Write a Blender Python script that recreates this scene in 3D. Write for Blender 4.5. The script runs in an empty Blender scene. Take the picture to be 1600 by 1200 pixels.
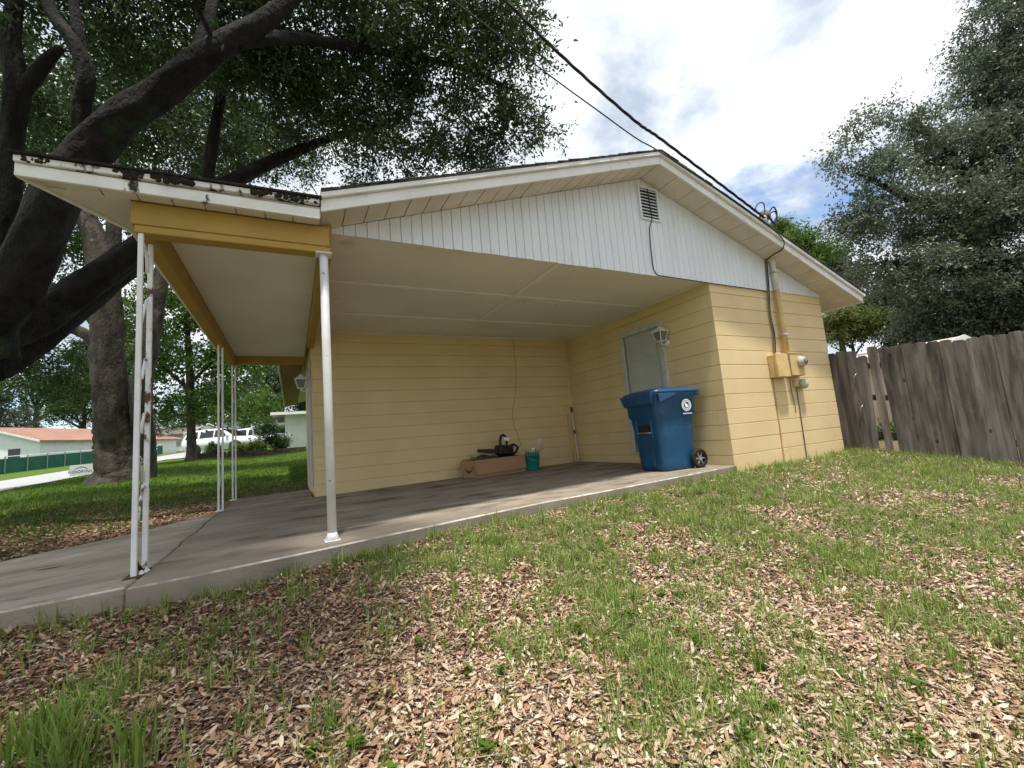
import bpy, bmesh, math, random
import numpy as np
from mathutils import Vector, Matrix

random.seed(7)
RNG = np.random.default_rng(11)
scene = bpy.context.scene
COL = scene.collection

# ------------------------------------------------------------------ camera
CAM = np.array([-5.173, -3.82, 0.62])
RIGHT = np.array([0.8889754, -0.4504976, -0.0823085])
UP = np.array([0.0185899, -0.1440837, 0.9893909])
FWD = np.array([0.4575775, 0.8810742, 0.1197122])
FPX = 672.3
cam_data = bpy.data.cameras.new("camera")
cam = bpy.data.objects.new("camera", cam_data)
COL.objects.link(cam)
cam_data.sensor_width = 36.0
cam_data.lens = FPX / 1600 * 36.0
cam_data.clip_start = 0.05
cam_data.clip_end = 3000
cam.matrix_world = Matrix(((RIGHT[0], UP[0], -FWD[0], CAM[0]),
                           (RIGHT[1], UP[1], -FWD[1], CAM[1]),
                           (RIGHT[2], UP[2], -FWD[2], CAM[2]),
                           (0, 0, 0, 1)))
scene.camera = cam

# ------------------------------------------------------------------ sky, sun, exposure
SUN_ELEV, SUN_AZ = math.radians(75), math.radians(192)   # azimuth clockwise from +Y
world = bpy.data.worlds.new("World")
scene.world = world
world.use_nodes = True
wn, wl = world.node_tree.nodes, world.node_tree.links
wn.clear()
w_out = wn.new('ShaderNodeOutputWorld')
w_bg = wn.new('ShaderNodeBackground'); w_bg.inputs['Strength'].default_value = 0.15
sky = wn.new('ShaderNodeTexSky'); sky.sky_type = 'NISHITA'; sky.sun_disc = False
sky.sun_elevation = SUN_ELEV; sky.sun_rotation = SUN_AZ
sky.air_density = 1.0; sky.dust_density = 0.1; sky.ozone_density = 2.5
tc = wn.new('ShaderNodeTexCoord')
sep = wn.new('ShaderNodeSeparateXYZ'); wl.new(tc.outputs['Generated'], sep.inputs[0])
zc = wn.new('ShaderNodeMath'); zc.operation = 'MAXIMUM'; zc.inputs[1].default_value = 0.0
wl.new(sep.outputs['Z'], zc.inputs[0])
za = wn.new('ShaderNodeMath'); za.operation = 'ADD'; za.inputs[1].default_value = 0.25
wl.new(zc.outputs[0], za.inputs[0])
vdiv = wn.new('ShaderNodeVectorMath'); vdiv.operation = 'DIVIDE'
comb = wn.new('ShaderNodeCombineXYZ')
for i in range(3): wl.new(za.outputs[0], comb.inputs[i])
wl.new(tc.outputs['Generated'], vdiv.inputs[0]); wl.new(comb.outputs[0], vdiv.inputs[1])
vloc = wn.new('ShaderNodeVectorMath'); vloc.operation = 'ADD'; vloc.inputs[1].default_value = (5.7, 0.4, 0.0)
wl.new(vdiv.outputs[0], vloc.inputs[0])
n1 = wn.new('ShaderNodeTexNoise'); n1.inputs['Scale'].default_value = 1.15; n1.inputs['Detail'].default_value = 9
n1.inputs['Roughness'].default_value = 0.58; n1.inputs['Distortion'].default_value = 0.15
wl.new(vloc.outputs[0], n1.inputs['Vector'])
r1 = wn.new('ShaderNodeValToRGB'); r1.color_ramp.elements[0].position = 0.34; r1.color_ramp.elements[1].position = 0.405
wl.new(n1.outputs['Fac'], r1.inputs[0])
n2 = wn.new('ShaderNodeTexNoise'); n2.inputs['Scale'].default_value = 2.7; n2.inputs['Detail'].default_value = 10
n2.inputs['Roughness'].default_value = 0.58; n2.inputs['Distortion'].default_value = 0.15
wl.new(vloc.outputs[0], n2.inputs['Vector'])
r2 = wn.new('ShaderNodeValToRGB')
r2.color_ramp.elements[0].position = 0.40; r2.color_ramp.elements[0].color = (2.75, 3.2, 3.9, 1)
r2.color_ramp.elements[1].position = 0.58; r2.color_ramp.elements[1].color = (5.7, 5.9, 6.1, 1)
wl.new(n2.outputs['Fac'], r2.inputs[0])
wmix = wn.new('ShaderNodeMixRGB')
wl.new(r1.outputs['Color'], wmix.inputs['Fac']); wl.new(sky.outputs[0], wmix.inputs[1]); wl.new(r2.outputs['Color'], wmix.inputs[2])
wl.new(wmix.outputs[0], w_bg.inputs['Color']); wl.new(w_bg.outputs[0], w_out.inputs['Surface'])

sun_data = bpy.data.lights.new("sun", 'SUN')
sun_data.energy = 4.0; sun_data.angle = math.radians(3.0); sun_data.color = (1.0, 0.95, 0.87)
sun = bpy.data.objects.new("sun", sun_data); COL.objects.link(sun)
sdir = Vector((math.sin(SUN_AZ) * math.cos(SUN_ELEV), math.cos(SUN_AZ) * math.cos(SUN_ELEV), math.sin(SUN_ELEV)))
sun.rotation_euler = sdir.to_track_quat('Z', 'Y').to_euler()
sun.location = (0, 0, 30)
vs = scene.view_settings
vs.view_transform = 'Standard'; vs.look = 'None'; vs.gamma = 1.0; vs.exposure = 0.50; vs.use_curve_mapping = False

# ------------------------------------------------------------------ helpers
def at(px, py, depth):
    d = FWD + RIGHT * (px - 800) / FPX - UP * (py - 600) / FPX
    return CAM + d * depth

def sstep(a, b, x):
    t = np.clip((x - a) / (b - a), 0, 1)
    return t * t * (3 - 2 * t)

def ground_z(X, Y):
    X = np.asarray(X, float); Y = np.asarray(Y, float)
    left = 1 - sstep(-9.5, -7.0, X)
    rise = .038 * np.clip(Y, 0, 140) * left + (1 - left) * .038 * np.clip(Y - 5.2, 0, 140)
    cross = .035 * np.clip(X + 7, -40, 0)
    front = -.17 * np.clip(-.3 - Y, 0, 6)
    e = -.16 + .010 * np.clip(X + 6, 0, 9)
    return e + rise + cross + front

_lat = np.random.default_rng(3).random((64, 64))
def vnoise(x, y):
    xi = np.floor(x).astype(int); yi = np.floor(y).astype(int)
    fx = x - xi; fy = y - yi; fx = fx * fx * (3 - 2 * fx); fy = fy * fy * (3 - 2 * fy)
    a = _lat[xi % 64, yi % 64]; b = _lat[(xi + 1) % 64, yi % 64]
    c = _lat[xi % 64, (yi + 1) % 64]; d = _lat[(xi + 1) % 64, (yi + 1) % 64]
    return (a * (1 - fx) + b * fx) * (1 - fy) + (c * (1 - fx) + d * fx) * fy
def fbm(x, y):
    return .5 * vnoise(x, y) + .3 * vnoise(x * 2.1 + 7, y * 2.1 + 3) + .2 * vnoise(x * 4.3 + 1, y * 4.3 + 9)

# ---- materials
def new_mat(name):
    m = bpy.data.materials.new(name); m.use_nodes = True
    nt = m.node_tree
    return m, nt.nodes, nt.links, nt.nodes['Principled BSDF']

def mat(name, c1, c2=None, rough=.7, scale=4.0, detail=6, bump=0.0, bscale=60.0, metal=0.0, stretch=(1, 1, 1), lo=.35, hi=.65,
        stain=None, stain_scale=2.0, stain_lo=.55, stain_hi=.7, stain_stretch=(1, 1, 1), spec=.35, bdist=.01):
    m, N, L, b = new_mat(name)
    b.inputs['Roughness'].default_value = rough; b.inputs['Metallic'].default_value = metal
    b.inputs['Specular IOR Level'].default_value = spec
    geo = N.new('ShaderNodeNewGeometry')
    mp = N.new('ShaderNodeMapping'); mp.inputs['Scale'].default_value = stretch
    L.new(geo.outputs['Position'], mp.inputs[0])
    if c2 is None:
        c2 = tuple(v * .82 for v in c1)
    n = N.new('ShaderNodeTexNoise'); n.inputs['Scale'].default_value = scale; n.inputs['Detail'].default_value = detail
    L.new(mp.outputs[0], n.inputs['Vector'])
    r = N.new('ShaderNodeValToRGB'); r.color_ramp.elements[0].position = lo; r.color_ramp.elements[1].position = hi
    r.color_ramp.elements[0].color = (*c2, 1); r.color_ramp.elements[1].color = (*c1, 1)
    L.new(n.outputs['Fac'], r.inputs[0])
    out = r.outputs['Color']
    if stain is not None:
        mp2 = N.new('ShaderNodeMapping'); mp2.inputs['Scale'].default_value = stain_stretch
        L.new(geo.outputs['Position'], mp2.inputs[0])
        n3 = N.new('ShaderNodeTexNoise'); n3.inputs['Scale'].default_value = stain_scale; n3.inputs['Detail'].default_value = 8
        n3.inputs['Roughness'].default_value = .6
        L.new(mp2.outputs[0], n3.inputs['Vector'])
        r3 = N.new('ShaderNodeValToRGB'); r3.color_ramp.elements[0].position = stain_lo; r3.color_ramp.elements[1].position = stain_hi
        L.new(n3.outputs['Fac'], r3.inputs[0])
        mx = N.new('ShaderNodeMixRGB'); mx.inputs[2].default_value = (*stain, 1)
        L.new(r3.outputs['Color'], mx.inputs['Fac']); L.new(out, mx.inputs[1]); out = mx.outputs[0]
    L.new(out, b.inputs['Base Color'])
    if bump > 0:
        nb = N.new('ShaderNodeTexNoise'); nb.inputs['Scale'].default_value = bscale; nb.inputs['Detail'].default_value = 6
        L.new(mp.outputs[0], nb.inputs['Vector'])
        bp = N.new('ShaderNodeBump'); bp.inputs['Strength'].default_value = bump; bp.inputs['Distance'].default_value = bdist
        L.new(nb.outputs['Fac'], bp.inputs['Height']); L.new(bp.outputs[0], b.inputs['Normal'])
    return m

def leaf_mat(name, stops, transl=.35, rough=.5, spec=.3):
    m, N, L, b = new_mat(name)
    a = N.new('ShaderNodeAttribute'); a.attribute_name = 'tint'
    r = N.new('ShaderNodeValToRGB')
    e = r.color_ramp.elements
    e[0].position, e[0].color = stops[0][0], (*stops[0][1], 1)
    e[1].position, e[1].color = stops[-1][0], (*stops[-1][1], 1)
    for p, c in stops[1:-1]:
        k = e.new(p); k.color = (*c, 1)
    L.new(a.outputs['Fac'], r.inputs[0])
    L.new(r.outputs['Color'], b.inputs['Base Color'])
    b.inputs['Roughness'].default_value = rough; b.inputs['Specular IOR Level'].default_value = spec
    if transl > 0:
        t = N.new('ShaderNodeBsdfTranslucent'); L.new(r.outputs['Color'], t.inputs['Color'])
        mx = N.new('ShaderNodeMixShader'); mx.inputs[0].default_value = transl
        L.new(b.outputs[0], mx.inputs[1]); L.new(t.outputs[0], mx.inputs[2])
        L.new(mx.outputs[0], N['Material Output'].inputs['Surface'])
    return m

M = {}
M['paint'] = mat('yellow_block_paint', (.73, .57, .31), (.67, .515, .275), .75, 1.6, 8, .35, 55, stain=(.44, .33, .17), stain_scale=1.3, stain_lo=.64, stain_hi=.95, stain_stretch=(1, 1, 2.2))
M['beam'] = mat('yellow_beam_paint', (.41, .26, .055), (.355, .225, .047), .6, 3, 6, .2, 40, stain=(.30, .18, .05), stain_scale=4, stain_lo=.64, stain_hi=.78)
M['siding'] = mat('white_siding_paint', (.745, .785, .81), (.69, .725, .75), .7, 2.0, 8, .5, 45, stretch=(2, 2, .5), stain=(.50, .51, .50), stain_scale=6, stain_lo=.62, stain_hi=.9, stain_stretch=(2, 2, .5))
M['fascia'] = mat('white_fascia_paint', (.80, .80, .78), (.70, .70, .67), .6, 4, 7, .25, 50, stain=(.42, .40, .34), stain_scale=5, stain_lo=.58, stain_hi=.80)
M['soffit'] = mat('cream_soffit_paint', (.68, .64, .56), (.58, .54, .46), .75, 2.5, 7, .2, 40, stain=(.36, .31, .24), stain_scale=4, stain_lo=.62, stain_hi=.82)
M['ceiling'] = mat('cream_ceiling_paint', (.80, .77, .67), (.73, .70, .60), .75, 1.2, 7, .12, 30, stain=(.45, .40, .30), stain_scale=2.4, stain_lo=.62, stain_hi=.82)
M['brownsoffit'] = mat('brown_porch_soffit', (.30, .21, .135), (.22, .15, .095), .7, 3, 7, .3, 40, stretch=(8, .6, 1))
M['batten'] = mat('white_batten_paint', (.86, .84, .78), (.80, .77, .70), .7, 6)
M['post'] = mat('white_post_paint', (.80, .80, .78), (.70, .70, .68), .45, 8, 6, .15, 60, stain=(.16, .09, .05), stain_scale=14, stain_lo=.66, stain_hi=.72)
M['rustpost'] = mat('rusted_white_post_paint', (.78, .78, .76), (.66, .66, .63), .55, 8, 6, .35, 60, stain=(.11, .05, .025), stain_scale=11, stain_lo=.54, stain_hi=.60, stain_stretch=(1, 1, .6))
M['rust'] = mat('brown_rust', (.16, .065, .03), (.07, .03, .018), .9, 30, 6, .6, 90)
M['door'] = mat('grey_green_door_paint', (.50, .52, .47), (.45, .47, .42), .55, 3, 5)
M['doortrim'] = mat('pale_grey_door_trim', (.56, .57, .52), (.48, .49, .44), .6, 5, 6, stain=(.3, .28, .22), stain_scale=6, stain_lo=.6, stain_hi=.8)
M['dark'] = mat('dark_gap', (.02, .02, .022), None, .9, 5)
M['shingle'] = mat('dark_roof_shingle', (.11, .10, .09), (.035, .033, .03), .95, 14, 7, .7, 60)
M['mould'] = mat('mouldy_white_trim', (.76, .75, .72), (.64, .63, .59), .65, 6, 7, .3, 50, stain=(.018, .014, .010), stain_scale=5.5, stain_lo=.535, stain_hi=.60, stain_stretch=(2.2, 2.2, .9))
M['mould2'] = mat('spotted_white_fascia', (.80, .79, .76), (.70, .69, .65), .6, 6, 7, .25, 50, stain=(.03, .024, .018), stain_scale=4.5, stain_lo=.62, stain_hi=.67, stain_stretch=(1.6, 1.6, .9))
M['moss'] = mat('black_roof_moss', (.03, .024, .017), (.012, .010, .008), 1.0, 20, 6, 1.0, 60)
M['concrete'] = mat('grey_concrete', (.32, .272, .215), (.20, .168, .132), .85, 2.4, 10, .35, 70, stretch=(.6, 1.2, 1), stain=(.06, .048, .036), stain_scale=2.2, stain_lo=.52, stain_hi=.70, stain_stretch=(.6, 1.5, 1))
M['concrete_edge'] = mat('pale_concrete_edge', (.58, .54, .47), (.28, .25, .21), .85, 9, 9, .4, 60)
M['drive'] = mat('weathered_driveway_concrete', (.42, .37, .295), (.27, .235, .185), .88, 2.6, 10, .5, 60, stretch=(.5, 1.5, 1), stain=(.055, .046, .036), stain_scale=7, stain_lo=.60, stain_hi=.68, stain_stretch=(.35, 2.0, 1))
M['street'] = mat('pale_asphalt', (.40, .40, .41), (.33, .33, .34), .9, 1.5, 8, .2, 30)
M['bark_dark'] = mat('dark_oak_bark', (.022, .018, .014), (.007, .0055, .0045), .95, 7, 9, 1.0, 30, stretch=(1, 1, .45), stain=(.022, .034, .014), stain_scale=1.6, stain_lo=.58, stain_hi=.68, bdist=.05)
M['bark'] = mat('grey_brown_bark', (.085, .070, .055), (.028, .023, .018), .95, 5, 9, 1.0, 22, stretch=(1, 1, .4), stain=(.15, .14, .125), stain_scale=4.5, stain_lo=.64, stain_hi=.72, bdist=.05)
M['wood'] = mat('weathered_fence_wood', (.215, .19, .165), (.085, .072, .062), .9, 3.0, 10, .8, 40, stretch=(6, 6, .6), stain=(.035, .03, .027), stain_scale=2.6, stain_lo=.54, stain_hi=.72, stain_stretch=(2.0, 2.0, .5))
M['wood_dark'] = mat('dark_fence_wood', (.12, .095, .08), (.045, .036, .03), .9, 3.0, 10, .8, 40, stretch=(6, 6, .6))  # darker brown tone for the first two pickets, rails and posts
M['timber'] = mat('dark_landscape_timber', (.09, .07, .05), (.04, .03, .024), .95, 5, 8, .6, 30)
M['bin'] = mat('blue_cart_plastic', (.008, .075, .17), (.006, .058, .135), .42, 2.5, 7, .1, 80, stain=(.07, .13, .18), stain_scale=5, stain_lo=.60, stain_hi=.85, spec=.5)
M['binlid'] = mat('blue_cart_lid_plastic', (.013, .085, .19), (.010, .066, .155), .38, 3, 6, .05, 60, spec=.5)
M['black'] = mat('black_plastic', (.012, .012, .013), (.02, .02, .02), .45, 6)
M['rubber'] = mat('black_rubber', (.018, .018, .018), None, .85, 10, 5, .3, 80)
M['white'] = mat('white_print', (.82, .83, .84), (.76, .77, .78), .5, 20)
M['card'] = mat('brown_cardboard', (.40, .245, .125), (.36, .215, .11), .85, 3, 6, .08, 50)
M['card_dark'] = mat('dark_brown_print', (.05, .032, .02), None, .8, 8)
M['teal'] = mat('teal_bucket_plastic', (.010, .235, .19), (.008, .20, .165), .4, 4, spec=.5)
M['bag'] = mat('dark_grey_cloth', (.05, .053, .06), (.025, .027, .03), .9, 8, 6, .6, 30)
M['metal'] = mat('grey_metal', (.42, .43, .44), (.32, .33, .34), .45, 8, metal=.7)
M['dullmetal'] = mat('dull_painted_metal', (.52, .50, .44), (.40, .37, .31), .6, 8, 7, stain=(.25, .17, .09), stain_scale=9, stain_lo=.58, stain_hi=.72)
M['glass'] = mat('dark_glass', (.014, .017, .019), (.01, .012, .014), .08, 2, spec=.6)
M['lampglass'] = mat('smoky_lamp_glass', (.20, .19, .16), (.15, .14, .12), .2, 6, spec=.5)
M['cable'] = mat('black_cable', (.025, .025, .027), None, .7, 12)
M['greycable'] = mat('grey_cable', (.16, .155, .15), None, .7, 12)
M['yellowpipe'] = mat('yellow_painted_conduit', (.66, .47, .21), (.54, .38, .17), .55, 6, 7, stain=(.33, .25, .14), stain_scale=7, stain_lo=.58, stain_hi=.74)
M['whitepipe'] = mat('white_painted_conduit', (.74, .74, .72), (.64, .64, .61), .5, 6)
M['carpaint'] = mat('white_car_paint', (.82, .83, .84), (.79, .80, .81), .22, 1, spec=.6)
M['maroon'] = mat('dark_maroon_plastic', (.06, .018, .015), None, .5, 6)
M['red'] = mat('red_lens', (.35, .02, .015), None, .2, 6)
M['nwall'] = mat('white_block_paint', (.74, .73, .71), (.66, .65, .63), .8, 1.5, 8, .3, 20)
M['houseblue'] = mat('pale_blue_house_wall', (.42, .52, .62), (.36, .46, .56), .8, 2)
M['housewhite'] = mat('white_house_wall', (.82, .82, .86), (.76, .76, .80), .8, 2)
M['roofbrown'] = mat('red_brown_roof', (.33, .185, .135), (.26, .145, .11), .9, .8, 8, .2, 6)
M['roofgrey'] = mat('grey_brown_roof', (.17, .15, .135), (.12, .105, .095), .9, 1.0, 8)
M['pinkwall'] = mat('pale_pink_wall', (.72, .55, .46), (.64, .48, .40), .8, 2)
M['screen'] = mat('green_fence_screen', (.012, .125, .085), (.010, .10, .075), .7, 1.2, 6)
M['galv'] = mat('galvanised_post', (.34, .38, .37), (.26, .30, .29), .5, 5, metal=.3)

def wood_variation(m):
    """each board its own tone, with dark knots"""
    N, L = m.node_tree.nodes, m.node_tree.links; b = N['Principled BSDF']
    src = b.inputs['Base Color'].links[0].from_socket
    oi = N.new('ShaderNodeObjectInfo'); mr = N.new('ShaderNodeMapRange'); mr.inputs[3].default_value = .62; mr.inputs[4].default_value = 1.35
    L.new(oi.outputs['Random'], mr.inputs[0])
    hs = N.new('ShaderNodeHueSaturation'); L.new(src, hs.inputs['Color']); L.new(mr.outputs[0], hs.inputs['Value'])
    geo = N.new('ShaderNodeNewGeometry'); mp = N.new('ShaderNodeMapping'); mp.inputs['Scale'].default_value = (5.5, 5.5, 3.2); L.new(geo.outputs['Position'], mp.inputs[0])
    vo = N.new('ShaderNodeTexVoronoi'); vo.inputs['Scale'].default_value = 1.0; L.new(mp.outputs[0], vo.inputs['Vector'])
    r = N.new('ShaderNodeValToRGB'); e = r.color_ramp.elements; e[0].position = .06; e[0].color = (.25, .22, .2, 1); e[1].position = .13; e[1].color = (1, 1, 1, 1)
    L.new(vo.outputs['Distance'], r.inputs[0])
    mx = N.new('ShaderNodeMixRGB'); mx.blend_type = 'MULTIPLY'; mx.inputs[0].default_value = 1.0
    L.new(hs.outputs[0], mx.inputs[1]); L.new(r.outputs[0], mx.inputs[2]); L.new(mx.outputs[0], b.inputs['Base Color'])
wood_variation(M['wood'])

GREEN_OAK = [(0, (.026, .048, .018)), (.5, (.056, .098, .030)), (.85, (.098, .150, .045)), (1, (.16, .20, .075))]
M['leaf_oak'] = leaf_mat('oak_leaf', GREEN_OAK, .30, .42, .45)
M['leaf_left'] = leaf_mat('left_tree_leaf', [(0, (.028, .058, .014)), (.5, (.058, .105, .024)), (1, (.12, .18, .04))], .40, .5)
M['leaf_right'] = leaf_mat('right_oak_leaf', [(0, (.060, .088, .062)), (.5, (.13, .168, .108)), (.85, (.19, .225, .145)), (1, (.26, .28, .20))], .40, .38, .5)
M['leaf_bright'] = leaf_mat('bright_maple_leaf', [(0, (.045, .095, .016)), (.5, (.09, .17, .028)), (1, (.17, .25, .05))], .45, .5)
M['leaf_far'] = leaf_mat('distant_leaf', [(0, (.026, .046, .022)), (.5, (.052, .085, .034)), (1, (.105, .14, .06))], .3, .6)
M['leaf_grey'] = leaf_mat('grey_green_leaf', [(0, (.055, .075, .045)), (.5, (.095, .12, .07)), (1, (.16, .185, .115))], .3, .6)
M['leaf_yellow'] = leaf_mat('yellow_green_leaf', [(0, (.08, .12, .022)), (.5, (.14, .19, .045)), (1, (.24, .27, .09))], .4, .6)
M['grass'] = leaf_mat('yard_grass_blade', [(0, (.10, .175, .030)), (.35, (.215, .31, .060)), (.7, (.36, .42, .13)), (.88, (.50, .48, .23)), (1, (.56, .48, .28))], .35, .5, .3)
M['lawn'] = leaf_mat('lawn_grass_blade', [(0, (.045, .095, .010)), (.5, (.10, .175, .018)), (1, (.20, .25, .045))], .35, .55, .25)
M['litter'] = leaf_mat('dry_oak_leaf', [(0, (.06, .03, .018)), (.16, (.17, .08, .045)), (.30, (.33, .175, .095)), (.45, (.37, .25, .16)), (.7, (.50, .375, .265)), (1, (.66, .555, .42))], .0, .6, .3)
M['twig'] = mat('dry_twig', (.34, .27, .20), (.20, .15, .11), .9, 10)

# ---- mesh helpers
def mark(o, label=None, category=None, group=None, kind=None):
    if label: o['label'] = label
    if category: o['category'] = category
    if group: o['group'] = group
    if kind: o['kind'] = kind
    return o

def link(name, me, material=None, parent=None, smooth=False):
    o = bpy.data.objects.new(name, me)
    COL.objects.link(o)
    if material is not None and len(me.materials) == 0: me.materials.append(material)
    if parent is not None: o.parent = parent
    if smooth:
        me.polygons.foreach_set('use_smooth', np.ones(len(me.polygons), bool))
    return o

def empty(name, loc=(0, 0, 0), rotz=0.0):
    o = bpy.data.objects.new(name, None); COL.objects.link(o)
    o.location = loc; o.rotation_euler = (0, 0, rotz); o.empty_display_size = .2
    return o

class MB:
    """collects geometry for ONE mesh object"""
    def __init__(s): s.v = []; s.f = []
    def add(s, v, f):
        k = len(s.v); s.v += [tuple(map(float, p)) for p in v]; s.f += [tuple(i + k for i in q) for q in f]; return s
    def box(s, x, y, z):
        (a, b), (c, d), (e, g) = x, y, z
        return s.add([(a, c, e), (b, c, e), (b, d, e), (a, d, e), (a, c, g), (b, c, g), (b, d, g), (a, d, g)],
                     [(0, 3, 2, 1), (4, 5, 6, 7), (0, 1, 5, 4), (1, 2, 6, 5), (2, 3, 7, 6), (3, 0, 4, 7)])
    def hexa(s, p):   # 8 points, bottom loop ccw then top loop
        return s.add(p, [(0, 3, 2, 1), (4, 5, 6, 7), (0, 1, 5, 4), (1, 2, 6, 5), (2, 3, 7, 6), (3, 0, 4, 7)])
    def prism(s, poly, off):   # poly: planar 3D loop, off: extrusion vector
        n = len(poly); off = np.array(off, float)
        v = [tuple(p) for p in poly] + [tuple(np.array(p, float) + off) for p in poly]
        f = [tuple(range(n)), tuple(range(2 * n - 1, n - 1, -1))]
        for i in range(n): f.append((i, i + n, (i + 1) % n + n, (i + 1) % n))
        return s.add(v, f)
    def tube(s, pts, rad, n=8, cap=True):
        pts = [np.array(p, float) for p in pts]
        if np.isscalar(rad): rad = [rad] * len(pts)
        up = np.array([0, 0, 1.]) ; rings = []; prev = None
        for i, p in enumerate(pts):
            t = (pts[min(i + 1, len(pts) - 1)] - pts[max(i - 1, 0)]); t /= (np.linalg.norm(t) + 1e-9)
            if prev is None:
                a = np.cross(t, up)
                if np.linalg.norm(a) < .05: a = np.cross(t, [1, 0, 0])
            else:
                a = prev - t * (prev @ t)
            a /= (np.linalg.norm(a) + 1e-9); prev = a; b = np.cross(t, a)
            rings.append([p + rad[i] * (math.cos(6.28318 * k / n) * a + math.sin(6.28318 * k / n) * b) for k in range(n)])
        v = [q for r in rings for q in r]; f = []
        for i in range(len(pts) - 1):
            for k in range(n):
                f.append((i * n + k, i * n + (k + 1) % n, (i + 1) * n + (k + 1) % n, (i + 1) * n + k))
        if cap:
            f.append(tuple(range(n - 1, -1, -1))); m = (len(pts) - 1) * n; f.append(tuple(range(m, m + n)))
        return s.add(v, f)
    def loft(s, rings, cap=True):
        n = len(rings[0]); v = [q for r in rings for q in r]; f = []
        for i in range(len(rings) - 1):
            for k in range(n):
                f.append((i * n + k, i * n + (k + 1) % n, (i + 1) * n + (k + 1) % n, (i + 1) * n + k))
        if cap:
            f.append(tuple(range(n - 1, -1, -1))); m = (len(rings) - 1) * n; f.append(tuple(range(m, m + n)))
        return s.add(v, f)
    def lathe(s, prof, n=20, c=(0, 0, 0), cap=True):
        return s.loft([[(c[0] + r * math.cos(6.28318 * k / n), c[1] + r * math.sin(6.28318 * k / n), c[2] + z) for k in range(n)] for r, z in prof], cap)
    def mesh(s, name):
        me = bpy.data.meshes.new(name); me.from_pydata(s.v, [], s.f); me.update(); return me
    def build(s, name, material, parent=None, smooth=False, bevel=0.0, segs=1, bmat=-1):
        me = s.mesh(name)
        if bevel > 0:
            bm = bmesh.new(); bm.from_mesh(me)
            bmesh.ops.recalc_face_normals(bm, faces=bm.faces)
            ed = [e for e in bm.edges if len(e.link_faces) == 2 and e.calc_face_angle(0) > .5]
            bmesh.ops.bevel(bm, geom=ed, offset=bevel, segments=segs, affect='EDGES', profile=.6, material=bmat)
            bm.to_mesh(me); bm.free()
        else:
            bm = bmesh.new(); bm.from_mesh(me); bmesh.ops.recalc_face_normals(bm, faces=bm.faces); bm.to_mesh(me); bm.free()
        return link(name, me, material, parent, smooth)

def board(name, x, y, z, material, parent, bevel=.004):
    return MB().box(x, y, z).build(name, material, parent, bevel=bevel)

def rrect(w, d, r, z, n=4, cx=0, cy=0):
    """rounded rectangle ring, ccw"""
    out = []
    for qx, qy, a0 in ((1, 1, 0), (-1, 1, 90), (-1, -1, 180), (1, -1, 270)):
        for k in range(n + 1):
            a = math.radians(a0 + 90 * k / n)
            out.append((cx + qx * (w / 2 - r) + r * math.cos(a), cy + qy * (d / 2 - r) + r * math.sin(a), z))
    return out

def face_cloud(name, verts, per_face, tint, material, parent=None):
    """one mesh from (N, k, 3) vertex blocks; per_face lists the polygons of one block"""
    N, K, _ = verts.shape
    lens = np.array([len(p) for p in per_face]); idx = np.concatenate([np.array(p) for p in per_face])
    loops = (np.arange(N)[:, None] * K + idx[None, :]).ravel().astype(np.int32)
    tot = np.tile(lens, N); start = np.concatenate([[0], np.cumsum(tot)[:-1]]).astype(np.int32)
    me = bpy.data.meshes.new(name)
    me.vertices.add(N * K); me.vertices.foreach_set('co', verts.astype(np.float32).ravel())
    me.loops.add(len(loops)); me.loops.foreach_set('vertex_index', loops)
    me.polygons.add(len(tot)); me.polygons.foreach_set('loop_start', start)
    me.update(calc_edges=True)
    at_ = me.attributes.new('tint', 'FLOAT', 'FACE')
    at_.data.foreach_set('value', np.repeat(tint, len(lens)).astype(np.float32))
    return link(name, me, material, parent)

def unit(a): return a / (np.linalg.norm(a, axis=-1, keepdims=True) + 1e-9)

def leaf_blocks(c, d, nrm, L, W, fold=.25):
    """folded kite-shaped leaf: base, left, tip, right"""
    d = unit(d); side = unit(np.cross(d, nrm)); up = np.cross(side, d)
    L = L[:, None]; W = W[:, None]
    return np.stack([c, c + d * L * .45 + side * W * .5 + up * W * fold, c + d * L, c + d * L * .45 - side * W * .5 + up * W * fold], 1)

def litter_blocks(c, d, nrm, L, W, rng):
    """curled oval leaf folded along the midrib: base, l1, l2, tip, r2, r1"""
    d = unit(d); side = unit(np.cross(d, nrm)); up = np.cross(side, d); n = len(c)
    L = L[:, None]; W = W[:, None]; f = rng.uniform(-.1, .45, n)[:, None]; k = rng.uniform(-.15, .35, n)[:, None]
    return np.stack([c, c + d * L * .28 + side * W * .42 + up * W * f, c + d * L * .68 + side * W * .45 + up * (W * f + L * k * .4), c + d * L * .97 + up * L * k, c + d * L * .66 - side * W * .45 + up * (W * f + L * k * .4), c + d * L * .26 - side * W * .42 + up * W * f], 1)

def smooth_path(P, sub=5):
    P = [np.array(p, float) for p in P]; out = []
    for i in range(len(P) - 1):
        p0, p1, p2, p3 = P[max(i - 1, 0)], P[i], P[i + 1], P[min(i + 2, len(P) - 1)]
        for k in range(sub):
            t = k / sub
            out.append(.5 * ((2 * p1) + (-p0 + p2) * t + (2 * p0 - 5 * p1 + 4 * p2 - p3) * t * t + (-p0 + 3 * p1 - 3 * p2 + p3) * t ** 3))
    out.append(P[-1]); return out

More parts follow.
